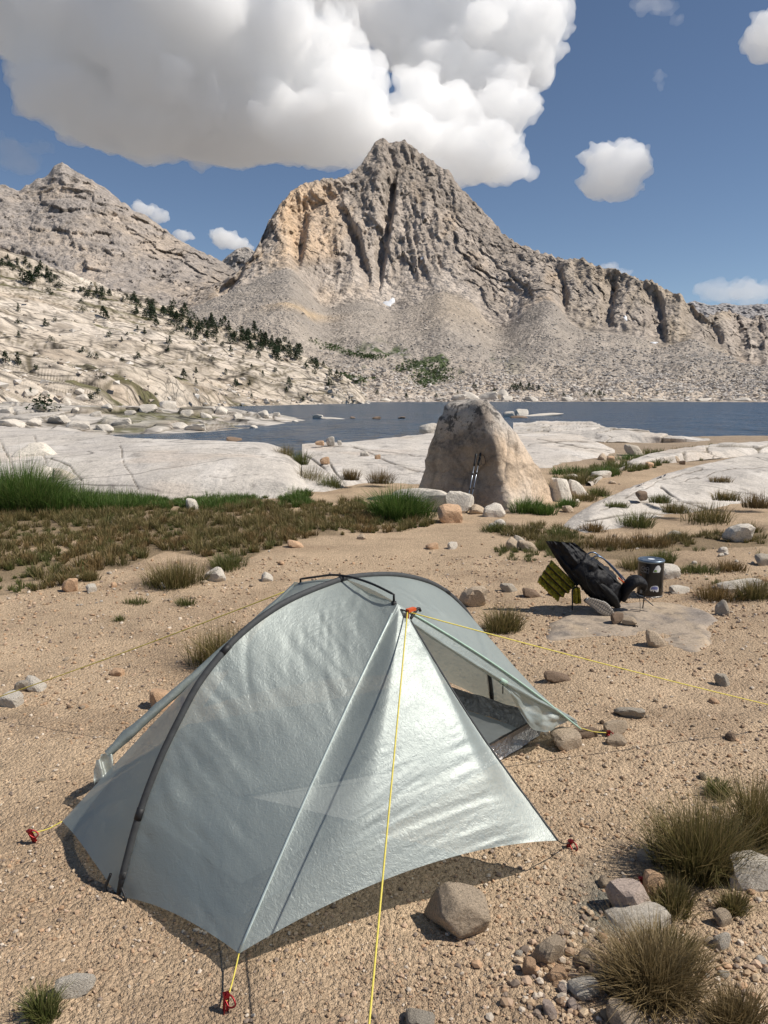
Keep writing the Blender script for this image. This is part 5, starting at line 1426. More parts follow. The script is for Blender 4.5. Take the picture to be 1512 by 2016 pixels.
CRACK_TUFTS = [(1430, 985, 60, 18, .15), (1300, 990, 46, 16, .15), (1420, 950, 50, 12, .2), (1330, 1010, 60, 20, .08), (1215, 1000, 50, 12, .12), (1490, 1000, 60, 30, .05), (560, 905, 40, 26, .4), (590, 915, 40, 26, .3), (690, 945, 40, 22, .18), (610, 960, 60, 40, .0), (650, 965, 50, 30, .0), (750, 952, 60, 26, .1)]
for k, (px, py, w, h, z) in enumerate(CRACK_TUFTS):
    p = at_z(px, py, z); s = px_size(p)
    V, F, C = tuft_data(np.zeros((3, 3)) + np.array([[0, 0, 0], [w * s * .2, 0, 0], [-w * s * .2, .04, 0]]), np.full(3, w * s * .4), np.full(3, h * s * 1.5), 110, ['sedge', 'olive', 'dry'][k % 3], 700 + k, .007)
    o = obj('grass_tuft', mesh_from('grass_tuft', V, F, C, False), GRASS, label=ranks(CRACK_TUFTS)[k] + ' from the left of the tufts rooted in slab cracks', cat='grass', group='tufts in slab cracks'); o.location = p

def meadow():
    rng = np.random.default_rng(31)
    def fill(poly, n, tone, h0, h1, nb, seed, wid, thr=-.25):
        xs = [p[0] for p in poly]; ys = [p[1] for p in poly]
        q = at_z(np.array([min(xs), max(xs), min(xs), max(xs)]), np.array([min(ys), min(ys), max(ys), max(ys)]), 0)
        x = rng.uniform(q[:, 0].min(), q[:, 0].max(), n * 8); y = rng.uniform(q[:, 1].min(), q[:, 1].max(), n * 8)
        px, py = project(np.stack([x, y, np.zeros_like(x)], -1))
        ok = in_poly(px, py, poly) & (fbm(x / .7, y / .7, octaves=3, seed=seed) > thr)
        x, y = x[ok][:n], y[ok][:n]; c = np.stack([x, y, gz(x, y)], -1); m = len(x)
        hh = rng.uniform(h0, h1, m) * (1 + .5 * fbm(x / 1.1, y / 1.1, octaves=2, seed=seed + 1))
        return tuft_data(c, hh * .55, hh, nb, tone, seed, wid, .7, gz)
    sets = [fill(MEADOW, 1300, 'sedge', .09, .19, 42, 41, .0075, -.33), fill(MEADOW, 560, 'russet', .08, .17, 40, 43, .0075, -.08), fill(MEADOW, 700, 'olive', .05, .13, 38, 45, .0075, -.3),
            fill(MEADOW2, 130, 'sedge', .06, .16, 40, 47, .006, -.1), fill([(960, 1080), (1512, 1085), (1512, 1180), (1340, 1185), (1320, 1110), (1000, 1110)], 110, 'olive', .04, .12, 26, 49, .005, .05)]
    o = 0; V = []; F = []; C = []
    for v, f, c in sets: V.append(v); F.append(f + o); C.append(c); o += len(v)
    obj('meadow_grass', mesh_from('meadow_grass', np.concatenate(V), np.concatenate(F), np.concatenate(C), False), GRASS, label='rust-tipped brown-green sedge mat covering the meadow', kind='stuff')
    # lush band at the foot of the long slab
    n = 420; px = rng.uniform(-180, 610, n); py = np.interp(px, [-180, 0, 170, 300, 600], [1000, 1000, 1000, 994, 986]) + rng.uniform(-9, 12, n)
    hp = np.interp(px, [-180, 0, 60, 130, 200, 330, 420, 480, 560, 610], [120, 118, 104, 84, 40, 25, 26, 24, 16, 36]) * rng.uniform(.5, 1.05, n) * (1 + .5 * vnoise(px / 38, px * 0, seed=71))
    c = at_z(px, py, 0); c[:, 2] = gz(c[:, 0], c[:, 1]); s = (c[:, 1] * CP + EYE * SP) / FPX; hh = hp * s
    v1 = tuft_data(c, hh * .6, hh, 70, 'green', 61, .008, .9, gz)
    tall = rng.random(n) < .35
    v2 = tuft_data(c[tall], hh[tall] * .5, hh[tall] * .8, 30, 'olive', 63, .008, .8, gz)
    n3 = 150; px = rng.uniform(1090, 1400, n3); py = np.interp(px, [1090, 1180, 1400], [955, 930, 888]) + rng.uniform(-12, 12, n3)
    c = at_z(px, py, 0); c[:, 2] = gz(c[:, 0], c[:, 1]); hh = rng.uniform(.10, .26, n3)
    v3 = tuft_data(c, hh * .7, hh, 44, 'olive', 65, .012, .8, gz)
    V, F, C = [], [], []; o = 0
    for v, f, cc in (v1, v2, v3): V.append(v); F.append(f + o); C.append(cc); o += len(v)
    obj('green_grass', mesh_from('green_grass', np.concatenate(V), np.concatenate(F), np.concatenate(C), False), GRASS, label='lush green grass along the foot of the slabs', kind='stuff')
meadow()
# ------------------------------------------------------------------ gear beside the flat rock
def lump_tube(pts, rads, seg, seed, flat=.75, amp=.12, wl=2.0, nres=60, creases=0.0):
    """soft fabric body swept along a curve, wrinkled"""
    q = spline(np.column_stack([np.asarray(pts, float), np.asarray(rads, float)]), nres)
    V, F, caps = tube(q[:, :3], np.maximum(q[:, 3], .003), seg, flat=flat)
    R = nres * seg
    ang = np.tile(np.arange(seg) * 2 * math.pi / seg, nres); row = np.repeat(np.arange(nres), seg); cen = q[row, :3]
    n = fbm(np.cos(ang) * wl + row / nres * 7, np.sin(ang) * wl, row / nres * 6, octaves=4, seed=seed, gain=.6)
    k = 1 + amp * n + creases * ridged(np.cos(ang) * 2.6 + row / nres * 1.6, np.sin(ang) * 2.6 - row / nres * 1.1, row / nres * 2.2, octaves=3, seed=seed + 3)
    V[:R] = cen + (V[:R] - cen) * k[:, None]
    me = bpy.data.meshes.new('soft'); me.from_pydata(V.tolist(), [], F.tolist() + [c[:3].tolist() for c in caps])
    me.polygons.foreach_set('use_smooth', np.full(len(me.polygons), True)); me.update()
    return me

PACK_CLOTH = plain('black_ripstop_nylon', (0.008, 0.008, 0.010), 0.62, var=0.4, vscale=20, spec=.3, bump=.015, bscale=18)
PACK_MESH = plain('charcoal_pocket_cloth', (0.012, 0.0125, 0.013), 0.65, spec=.3, var=0.4, vscale=30, bump=.006, bscale=60)
STAY = plain('blue_grey_aluminium_stay', (0.10, 0.14, 0.21), 0.3, 0.7, var=.2)
PB = at_z(1190, 1199, 0.02); PS = px_size(PB)
def pk(px, py, y=0.0):                                   # pixel on the plane of the pack -> local coordinates
    return np.array([(px - 1190) * PS, y, (1199 - py) * PS * 1.02])

def backpack():
    T = thing('backpack', 'empty black framed backpack slumped on the flat rock, blue stays bowed', 'backpack', PB)
    obj('body', lump_tube([pk(1216, 1186), pk(1200, 1168, .02), pk(1176, 1146, .02), pk(1154, 1125, .02), pk(1134, 1107, .02)], [.06, .13, .15, .135, .10], 44, 5, .85, .20, 1.4, 90, .22), PACK_CLOTH, T)
    # the empty collar: a limp flattened sack standing away from the frame
    nu, nv = 46, 40; A, B = np.meshgrid(np.linspace(0, 1, nu), np.linspace(0, 1, nv), indexing='ij')
    lo0, lo1 = pk(1132, 1153), pk(1172, 1118); hi0, hi1 = pk(1070, 1066), pk(1150, 1086)
    edge0 = np.stack([np.interp(A, [0, .45, 1], [lo0[k], pk(1101, 1114)[k], hi0[k]]) for k in range(3)], -1)
    edge1 = np.stack([np.interp(A, [0, .6, 1], [lo1[k], pk(1155, 1092)[k], pk(1129, 1071)[k]]) for k in range(3)], -1)
    mid = edge0 * (1 - B[..., None]) + edge1 * B[..., None]
    tip = smooth(.7, 1.0, A)[..., None] * smooth(.25, 1, B)[..., None]
    fold = .030 * ridged(B * 4.2 + A * .9, A * .8, octaves=2, seed=61) + .016 * ridged(B * 9 - A * 2.5, A * 1.7, octaves=2, seed=63) + .014 * fbm(A * 6, B * 5, octaves=3, seed=65)
    thick = .085 * np.sin(np.clip(B, 0.001, .999) * math.pi) ** .6 * (1 - .8 * A) + .006
    for sgn in (-1, 1):
        P = mid.copy(); P[..., 1] += sgn * thick + (.02 + fold) * (1 if sgn < 0 else .6)
        obj('collar', mesh_from('collar', P.reshape(-1, 3), grid_faces(nu, nv)), PACK_CLOTH, T)
    obj('side_pocket', lump_tube([pk(1208, 1188, -.07), pk(1190, 1164, -.10), pk(1166, 1142, -.10)], [.05, .075, .05], 18, 9, .5, .12, 2.0, 34, .05), PACK_MESH, T)
    obj('front_pocket', lump_tube([pk(1186, 1186, -.03), pk(1166, 1162, -.06), pk(1146, 1140, -.05), pk(1136, 1124, -.04)], [.04, .07, .07, .03], 18, 12, .55, .14, 2.0, 34, .06), PACK_MESH, T)
    b = obj('hip_belt', lump_tube([pk(1222, 1176, -.02), pk(1228, 1152, -.06), pk(1242, 1139, -.07), pk(1256, 1143, -.05), pk(1261, 1156, -.02), pk(1258, 1166, .0)], [.055, .066, .068, .060, .045, .02], 20, 15, .6, .14, 1.8, 44, .06), PACK_CLOTH, T)
    obj('buckle', poly_mesh('buckle', *join([box_vf(pk(1263, 1156, -.04), (.045, .014, .022)), box_vf(pk(1256, 1161, -.05), (.018, .010, .03))])), plain('grey_plastic_buckle', (.16, .16, .16), .4), b)
    for dy in (-.05, .10):
        obj('frame_stay', tube_mesh('frame_stay', spline([pk(1150, 1118, dy), pk(1156, 1100, dy), pk(1168, 1092, dy), pk(1188, 1103, dy), pk(1208, 1122, dy), pk(1228, 1144, dy), pk(1234, 1160, dy)], 40), .0062, 8), STAY, T)
    for dy in (-.04, .08):
        obj('shoulder_strap', tube_mesh('shoulder_strap', spline([pk(1152, 1100, dy), pk(1166, 1106, dy - .02), pk(1186, 1122, dy - .03), pk(1204, 1138, dy - .02), pk(1222, 1156, dy)], 30), .020, 10, flat=.4), PACK_MESH, T)
    obj('load_lifter', tube_mesh('load_lifter', [pk(1210, 1134, -.06), pk(1221, 1143, -.06)], .007, 6), ORANGE, T)
    for pts in ([pk(1263, 1156, -.06), pk(1260, 1176, -.08), pk(1257, 1191, -.10)], [pk(1250, 1164, -.06), pk(1253, 1182, -.08), pk(1253, 1200, -.09)], [pk(1262, 1172, -.03), pk(1270, 1180, -.05), pk(1279, 1187, -.08)], [pk(1140, 1118, -.12), pk(1146, 1144, -.16), pk(1162, 1162, -.15)], [pk(1158, 1132, -.15), pk(1178, 1152, -.16), pk(1196, 1160, -.13)]):
        q = spline(pts, 12); q[:, 2] = np.maximum(q[:, 2], .004)
        obj('webbing_strap', tube_mesh('webbing_strap', q, .013 if pts[0][0] > .3 else .006, 6, flat=.22), BLACK, T)
    return T
backpack()

def sleeping_pad():
    m, nt, N, L, b = new_mat('yellow_eggcrate_foam')
    v = n_vor(nt, 34, vec=n_pos(nt)); r = n_ramp(nt, v.outputs['Distance'], [(0.1, (.50, .42, .03)), (0.75, (.24, .19, .012))])
    L.new(r.outputs[0], b.inputs['Base Color']); b.inputs['Roughness'].default_value = .8
    L.new(n_bump(nt, v.outputs['Distance'], -.02), b.inputs['Normal'])
    T = thing('sleeping_pad', 'yellow egg-crate folding foam pad fanned out under the backpack', 'sleeping pad', PB)
    dark = plain('dark_underside_fold_shade', (.035, .032, .012), .85, var=.3, vscale=60)  # black other side of the foam, doubling as painted shade between folds
    def panel(a, e, f, wide, mat=None):
        g = np.linspace(0, 1, 26); h = np.linspace(0, 1, 9); A, B = np.meshgrid(g, h, indexing='ij')
        P = a + A[..., None] * e + B[..., None] * f
        nn = np.cross(e, f); nn /= np.linalg.norm(nn)
        top = P + nn * (.007 + .006 * np.cos(A * 2 * math.pi * 9) * np.cos(B * 2 * math.pi * 4))[..., None]; bot = P - nn * .006
        V = np.concatenate([top.reshape(-1, 3), bot.reshape(-1, 3)]); n = 26 * 9
        F = grid_faces(26, 9); F2 = F[:, ::-1] + n
        rim = []
        idx = [i * 9 for i in range(26)] + [25 * 9 + j for j in range(1, 9)] + [i * 9 + 8 for i in range(24, -1, -1)] + [j for j in range(7, 0, -1)]
        for i in range(len(idx)):
            p, q = idx[i], idx[(i + 1) % len(idx)]; rim.append([p, q, q + n, p + n])
        obj('pad_panel', mesh_from('pad_panel', V, np.concatenate([F, F2, np.array(rim)])), mat or m, T)
    e = pk(1134, 1152) - pk(1084, 1105)
    o = pk(1084, 1105, .05)
    for k in range(7):                                   # zigzag: every panel hinges on the last one
        f = (pk(1077.5, 1114) - pk(1084, 1104)) * (.85 if k % 2 == 0 else .22) + np.array([0, (-.045 if k % 2 == 0 else .045), 0])
        panel(o, e * (1 - .03 * k), f, .2, None if k % 2 == 0 else dark); o = o + f
    o = pk(1123, 1153, -.04)
    for k in range(3):
        f = pk(1126, 1155) - pk(1122, 1155) + np.array([0, (-.04 if k % 2 == 0 else .05), 0])
        panel(o, pk(1126, 1184) - pk(1122, 1153), f, .1); o = o + f
    obj('compression_strap', tube_mesh('compression_strap', spline([pk(1131, 1150, -.06), pk(1121, 1156, -.08), pk(1121, 1176, -.09), pk(1122, 1196, -.08)], 14), .009, 6, flat=.3), BLACK, T)
sleeping_pad()

def shoe():
    T = thing('hiking_shoe', 'grey-tan trail shoe lying against the backpack, tread to the camera', 'shoe', PB)
    a = pk(1143, 1168, -.17); e = (pk(1193, 1196, -.21) - a); L_ = np.linalg.norm(e); e /= L_
    nrm = np.array([.12, -.93, .35]); nrm -= e * np.dot(nrm, e); nrm /= np.linalg.norm(nrm); w = np.cross(nrm, e)
    if w[2] < 0: w = -w
    t = np.linspace(0, 1, 40)
    half = .042 * (np.sin(math.pi * np.clip(t * .94 + .03, 0, 1)) ** .42) * (1 + .16 * np.sin((t - .35) * 5)) * np.where(t < .5, .92, 1.05)
    mid = .008 * np.sin(t * 3.1)
    rows = []; lay = [(0, 0.0), (1.0, 0.0), (1.06, -.012), (1.0, -.028), (.94, -.045), (.72, -.075), (.35, -.088), (0, -.09)]
    def ring(scale, dep): return a + t[:, None] * e * L_ + np.zeros((40, 3))
    up = []
    for s, dpt in lay: up.append((s, dpt))
    V = []; 
    sec = [(1.0, 0.0), (1.06, -.012), (1.0, -.028), (.94, -.045), (.72, -.070), (.25, -.082), (-.25, -.082), (-.72, -.070), (-.94, -.045), (-1.0, -.028), (-1.06, -.012), (-1.0, 0.0)]
    for i in range(40):
        for s, dpt in sec:
            toe = 1 - .35 * smooth(.6, 1.0, t[i])
            V.append(a + e * L_ * t[i] + w * (half[i] * s + mid[i]) + nrm * (dpt * toe))
    V = np.array(V); F = grid_faces(40, 12, True)
    sole_f = [f for f in F.tolist() if all((q % 12) in (0, 1, 2, 9, 10, 11) for q in f)]
    upper_f = [f for f in F.tolist() if not all((q % 12) in (0, 1, 2, 9, 10, 11) for q in f)]
    obj('upper', poly_mesh('upper', V, upper_f + [list(range(12)), list(range(39 * 12, 40 * 12))], True), plain('grey_mesh_upper', (.17, .165, .16), .7, var=.5, vscale=60), T)
    so = obj('sole', poly_mesh('sole', V, sole_f, True), plain('pale_foam_midsole', (.42, .40, .37), .7, var=.2, vscale=40), T)
    lug = plain('tan_rubber_lug', (.22, .185, .15), .8, var=.3, vscale=60)
    for i in range(3, 37, 3):
        for s in (-.62, 0, .62):
            c = a + e * L_ * (t[i] + (.012 if s == 0 else 0)) + w * (half[i] * s + mid[i]) + nrm * .003
            v, f = box_vf((0, 0, 0), (.015, half[i] * .5, .009)); v = v[:, :1] * e + v[:, 1:2] * w + v[:, 2:] * nrm + c
            obj('lug', poly_mesh('lug', v, f), lug, so)
shoe()

def canister():
    c = at_z(1286, 1177, 0); c = c + np.array([0, .1, 0]); s = px_size(c); R = 25.0 * s; H = 70 * s * 1.03
    face = math.atan2(-c[0], -c[1])
    T = thing('bear_canister', 'black cylindrical bear canister with stickers and metal lid', 'canister', (c[0], c[1], float(gz(c[0], c[1]))))
    def lathe(name, prof, mat, seg=56):
        a = np.linspace(0, 2 * math.pi, seg, endpoint=False)
        V = np.array([[r * math.cos(q), r * math.sin(q), z] for r, z in prof for q in a])
        F = grid_faces(len(prof), seg, True).tolist(); n = len(prof)
        F += [list(range(seg))[::-1], [(n - 1) * seg + j for j in range(seg)]]
        return obj(name, poly_mesh(name, V, F, True), mat, T)
    lathe('shell', [(R * .965, .012), (R * .97, .02), (R * .97, H - .012), (R * .965, H - .008)], plain('black_carbon_composite', (.010, .009, .009), .28, var=.3, vscale=12))
    lathe('base_ring', [(R * .97, 0), (R * .985, .004), (R * .985, .016), (R * .97, .018)], plain('brushed_base_ring', (.35, .33, .30), .4, .8))
    lid = lathe('lid', [(R * .98, H - .014), (R * 1.02, H - .012), (R * 1.02, H + .002), (R * .98, H + .008), (R * .93, H + .008), (R * .91, H + .0055), (R * .2, H + .0055), (R * .18, H + .0055)], plain('blue_grey_anodised_lid', (.20, .25, .30), .38, .85, var=.15, vscale=30))
    cap = [[.03 * math.cos(q), .03 * math.sin(q), H + .0075] for q in np.linspace(0, 2 * math.pi, 24, endpoint=False)]
    obj('lid_decal', poly_mesh('lid_decal', np.array(cap), [list(range(24))]), plain('white_decal', (.70, .74, .78), .4), lid)
    for q in (0.6, 2.7, 4.8):
        v, f = box_vf((R * .72 * math.cos(q), R * .72 * math.sin(q), H + .0085), (.022, .012, .006)); obj('lock', poly_mesh('lock', v, f), plain('steel_lock', (.4, .42, .44), .35, .9), lid)
    base_a = math.atan2(-c[1], -c[0])
    def onc(px, py, lift=.0012):
        x = np.clip((px - 1286) / 25.0, -.98, .98); a = base_a + math.asin(x); r = R * .97 + lift
        return [r * math.cos(a), r * math.sin(a), H - (py - 1104 - 1.2) * s * 1.03]
    def sticker(name, poly, mat, lift=.0012, parent=None):
        p = np.array(poly, float); cc = p.mean(0); rings = [1, .66, .33]
        V = [onc(*(cc + (q - cc) * f), lift) for f in rings for q in p] + [onc(*cc, lift)]
        n = len(p); F = []
        for k in range(2):
            for j in range(n): F.append([k * n + j, k * n + (j + 1) % n, (k + 1) * n + (j + 1) % n, (k + 1) * n + j])
        F += [[2 * n + j, 2 * n + (j + 1) % n, 3 * n] for j in range(n)]
        return obj(name, poly_mesh(name, V, F), mat, parent or T)
    def line(name, poly, mat, r=.0011, parent=None, closed=True):
        q = list(poly) + ([poly[0]] if closed else []); pts = []
        for (x0, y0), (x1, y1) in zip(q[:-1], q[1:]):
            for t in np.linspace(0, 1, 6, endpoint=False): pts.append(onc(x0 + (x1 - x0) * t, y0 + (y1 - y0) * t))
        pts.append(onc(*q[-1])); return obj(name, tube_mesh(name, pts, r, 5), mat, parent or T)
    white = plain('white_vinyl', (.72, .72, .70), .45); silver = plain('silver_print', (.42, .42, .42), .5); org = plain('orange_print', (.50, .17, .06), .5); green = plain('green_print', (.22, .36, .08), .5); blue = plain('slate_blue_print', (.16, .18, .42), .5)
    cir = lambda x, y, r, n=18: [(x + r * math.cos(q), y + r * math.sin(q)) for q in np.linspace(0, 2 * math.pi, n, endpoint=False)]
    cam = line('camera_sticker', [(1267.6, 1117), (1270, 1116.6), (1270.6, 1114.6), (1273.4, 1115), (1274, 1116.6), (1278.5, 1117), (1279, 1115.6), (1282, 1116), (1282.6, 1117.6), (1282.8, 1126.4), (1267.6, 1125.2)], silver)
    line('lens', cir(1275.8, 1121.6, 2.9), silver, parent=cam); line('viewfinder', [(1269.8, 1121), (1271.8, 1121.2)], silver, parent=cam, closed=False); line('top_plate', [(1267.6, 1118.6), (1282.8, 1119.6)], silver, .0009, cam, False)
    wb = sticker('white_sticker', [(1290.2, 1124.4), (1291.6, 1121), (1293, 1118.2), (1294.6, 1115), (1296.6, 1112.4), (1299, 1111.2), (1302, 1112), (1303.4, 1115), (1304.8, 1118.4), (1303.8, 1121.4), (1303, 1124.6), (1300.6, 1125), (1297, 1124.4), (1293, 1124.8)], white)
    sticker('green_patch', [(1292, 1123.6), (1292.6, 1120.6), (1295.4, 1119.4), (1297.8, 1121), (1297.4, 1123.6)], green, .0024, wb)
    line('bottle_sticker', [(1267.2, 1149), (1267, 1140), (1266.2, 1137), (1267, 1131.4), (1269, 1131), (1270, 1136.6), (1271.2, 1140), (1271.2, 1149.4)], org)
    br = sticker('bear_sticker', [(1286.4, 1158.6), (1286.8, 1154.8), (1288.8, 1151.8), (1292, 1150.4), (1296, 1150), (1300, 1150.6), (1302.2, 1153.4), (1302.8, 1158), (1302.2, 1162), (1298.4, 1162.2), (1297.6, 1159.4), (1294.8, 1159.4), (1293.6, 1162), (1292, 1161.6), (1292, 1158.6), (1289.6, 1160.6), (1287.6, 1160.6)], white)
    sticker('bear_body', [(1288, 1157.4), (1289, 1154), (1292, 1152), (1296, 1151.4), (1300, 1152.2), (1301, 1155), (1300.6, 1157.4), (1296, 1157.6), (1291, 1157)], blue, .0022, br)
    for q in ((1299.2, 1158.2), (1295.6, 1158.2)):
        line('bear_mark', [(q[0], q[1]), (q[0] + 1.2, q[1] + 2.4)], blue, .0013, br, False)
    line('bear_mark', [(1290, 1155.6), (1294, 1153.6), (1299.4, 1154.2)], white, .0012, br, False)
canister()

def trekking_pole(px0, py0, px1, py1, label):
    a = at_z(px0, py0, .0); d0 = math.hypot(a[0], a[1]); b = at_d(px1, py1, d0 + .42)
    T = thing('trekking_pole', label, 'trekking pole', a)
    v = b - a; L_ = np.linalg.norm(v); u = v / L_
    P = lambda f: u * (L_ * f)
    obj('shaft', tube_mesh('shaft', [P(.04), P(.45), P(.80)], [.0065, .0085, .0095], 8), plain('silver_grey_shaft', (.32, .35, .40), .3, .7, var=.2), T)
    obj('tip', tube_mesh('tip', [P(0), P(.045)], [.003, .006], 8), BLACK, T)
    obj('basket', tube_mesh('basket', [P(.05), P(.058)], [.030, .024], 12), BLACK, T)
    obj('grip', tube_mesh('grip', [P(.78), P(.83), P(.90), P(.96), P(1.0)], [.015, .018, .016, .021, .016], 10), BLACK, T)
    s0 = P(.97); obj('wrist_strap', tube_mesh('wrist_strap', spline([s0, s0 + np.array([.06, -.03, -.02]), s0 + np.array([.08, -.04, -.13]), s0 + np.array([.03, -.03, -.16]), s0 + np.array([.0, -.02, -.04])], 24), .010, 6, flat=.25), BLACK, T)
    for f in (.36, .62): obj('lock_lever', tube_mesh('lock_lever', [P(f), P(f + .035)], .0125, 8), BLACK, T)
trekking_pole(917, 1006, 938, 893, 'left trekking pole leaning on the big boulder')
trekking_pole(924, 1004, 946, 892, 'right trekking pole leaning on the big boulder')
# ------------------------------------------------------------------ far trees, shrubs, boulders, talus, snow
def pine_mesh(seed, tall=1.0, bushy=.5):
    rng = np.random.default_rng(seed)
    tv, tf, cp = tube([(0, 0, -.04), (.01, 0, .5), (0, .01, .9)], [.03, .02, .006], 5)
    V = [tv[:-2]]; F = [tf.tolist()]; mats = [1] * len(tf); o = len(tv) - 2; C = [np.tile([.12, .09, .06], (o, 1))]
    stems = [(0, 0, 1.0)] + [(rng.normal(0, .13 * bushy), rng.normal(0, .13 * bushy), rng.uniform(.5, .9)) for _ in range(int(4 * bushy))]
    n = 230
    cen = []; siz = []
    for k in range(n):
        sx, sy, sh = stems[rng.integers(len(stems))]
        h = rng.random() ** .8; z = (.10 + .90 * h) * sh
        r = (.26 * (1 - h) ** .75 + .03) * (.6 + .6 * rng.random()) * (.8 + .5 * bushy)
        a = rng.uniform(0, 6.283); cen.append((sx + r * math.cos(a), sy + r * math.sin(a), z)); siz.append(rng.uniform(.05, .11))
    cen = np.array(cen); siz = np.array(siz)
    T = rng.normal(size=(n, 3, 3)); T /= np.linalg.norm(T, axis=2, keepdims=True)
    tri = cen[:, None] + T * siz[:, None, None]
    V.append(tri.reshape(-1, 3)); F.append((np.arange(n * 3).reshape(-1, 3) + o).tolist()); mats += [0] * n
    C.append(np.repeat(np.array([.028, .045, .020]) * rng.uniform(.6, 1.7, (n, 1)), 3, 0))
    V = np.concatenate(V) * np.array([1, 1, tall]); me = bpy.data.meshes.new('pine_tree')
    me.from_pydata(V.tolist(), [], F[0] + F[1])
    at = me.color_attributes.new('Col', 'FLOAT_COLOR', 'POINT'); c = np.ones((len(V), 4), np.float32); c[:, :3] = np.concatenate(C); at.data.foreach_set('color', c.ravel())
    me.materials.append(GRASS)
    return me
PINES = [pine_mesh(s, t, b) for s, t, b in ((1, 1.15, .25), (2, 1.0, .5), (3, .9, .75), (4, 1.1, .4), (5, .75, .95))]

class Surface:
    def __init__(self, T, v0, v1):
        P, PX, PY, PV = T
        sel = (PV > v0) & (PV < v1)
        self.P = P[sel]; self.q = np.stack(project(self.P), -1); self.r = np.linalg.norm(self.P[:, :2], axis=1)
    def at(self, px, py):
        d = np.hypot(self.q[:, 0] - px, self.q[:, 1] - py)
        k = np.where(d < 5)[0]
        if len(k) == 0: return self.P[np.argmin(d)]
        return self.P[k[np.argmin(self.r[k])]] if len(k) else None
SH = Surface(HILL, 1.0, 3.02); SM = Surface(MT, 1.0, 2.98); SS = Surface(SPIT, .5, 2.6)

def pine(surf, px, py, hpx, label, group, rng, kind=None):
    p = surf.at(px, py); s = px_size(p)
    o = obj('pine_tree', PINES[rng.integers(5) if kind is None else kind], None, label=label, cat='tree', group=group)
    h = hpx * s
    o.location = (p[0], p[1], p[2] - .02 * h); o.scale = (h * rng.uniform(1.1, 1.7), h * rng.uniform(1.1, 1.7), h * 1.15); o.rotation_euler = (0, 0, rng.uniform(0, 6.28))

def trees():
    rng = np.random.default_rng(12)
    def band(n, pts, spread, h0, h1, label, group):
        pts = np.array(pts, float); l = np.concatenate([[0], np.cumsum(np.hypot(*np.diff(pts, axis=0).T))])
        for _ in range(n):
            q = rng.uniform(0, l[-1]); x = np.interp(q, l, pts[:, 0]); y = np.interp(q, l, pts[:, 1])
            pine(SH, x + rng.normal(0, spread), y + rng.normal(0, spread * .8) + 6, rng.uniform(h0, h1), label, group, rng)
    band(26, [(5, 508), (60, 530), (110, 546)], 9, 8, 17, 'dark pine on the hill skyline at the left edge', 'pines at the left skyline')
    band(16, [(150, 560), (215, 575)], 7, 8, 15, 'dark pine of the loose cluster on the left hill crest', 'pines on the left crest')
    band(10, [(255, 582), (292, 598)], 5, 7, 12, 'dark pine of the small knot on the hill crest', 'pines of the crest knot')
    band(74, [(275, 598), (330, 612), (390, 632), (440, 650)], 15, 9, 18, 'dark pine of the dense belt along the hill crest', 'pines of the crest belt')
    band(56, [(470, 655), (510, 664), (560, 682), (600, 700)], 13, 10, 20, 'dark pine of the belt descending to the lake', 'pines above the lake')
    band(12, [(600, 712), (650, 738), (690, 752)], 10, 9, 18, 'dark pine at the foot of the hill by the lake', 'pines by the lake')
    for px, py, h in [(44, 552, 24), (56, 555, 20), (64, 553, 16), (96, 572, 14), (200, 622, 18), (205, 622, 14), (212, 624, 12), (85, 640, 12), (340, 652, 8), (385, 662, 16), (378, 664, 12), (404, 675, 12), (437, 676, 12), (452, 672, 12),
                      (15, 712, 18), (37, 715, 20), (40, 660, 10), (100, 668, 12), (180, 700, 12), (243, 706, 10), (272, 702, 14), (325, 722, 9), (363, 742, 16), (385, 752, 10), (464, 758, 14), (522, 740, 10), (498, 722, 8), (575, 760, 10), (545, 732, 8), (160, 690, 8), (310, 775, 8)] + [(float(rng.uniform(0, 600)), 0, float(rng.uniform(7, 13))) for _ in range(34)]:
        if py == 0: py = float(rng.uniform(np.interp(px, [0, 270, 600], [540, 620, 735]), np.interp(px, [0, 600], [780, 785])))
        pine(SH, px, py, h, 'lone small pine scattered over the pale granite hillside', 'lone pines on the hillside', rng)
    pine(SH, 180, 782, 18, 'dark bush on the pale rock above the spit', None, rng, 4)
    pine(SS, 88, 806, 40, 'biggest dark green bush at the far shore, lower left', None, rng, 4)
    for px, py, h in [(1010, 764, 14), (1018, 765, 12), (1026, 764, 13), (1034, 765, 11), (1042, 764, 12), (1050, 765, 10), (1058, 764, 8)]:
        pine(SM, px, py, h, 'dark pine of the row on the far shore above the boulder', 'pines of the far shore row', rng)
    for px, py, h in [(935, 762, 11), (972, 768, 9), (1085, 768, 8), (1110, 775, 8), (1155, 776, 11), (1172, 774, 10), (1182, 775, 11), (1190, 776, 8), (1260, 784, 8), (1295, 772, 6), (800, 780, 9), (860, 778, 8), (745, 772, 9), (655, 762, 12), (640, 760, 12), (1350, 780, 6), (1420, 782, 6), (905, 775, 7)]:
        pine(SM, px, py, h, 'lone small pine on the far lakeshore rubble', 'lone pines on the far shore', rng)
trees()

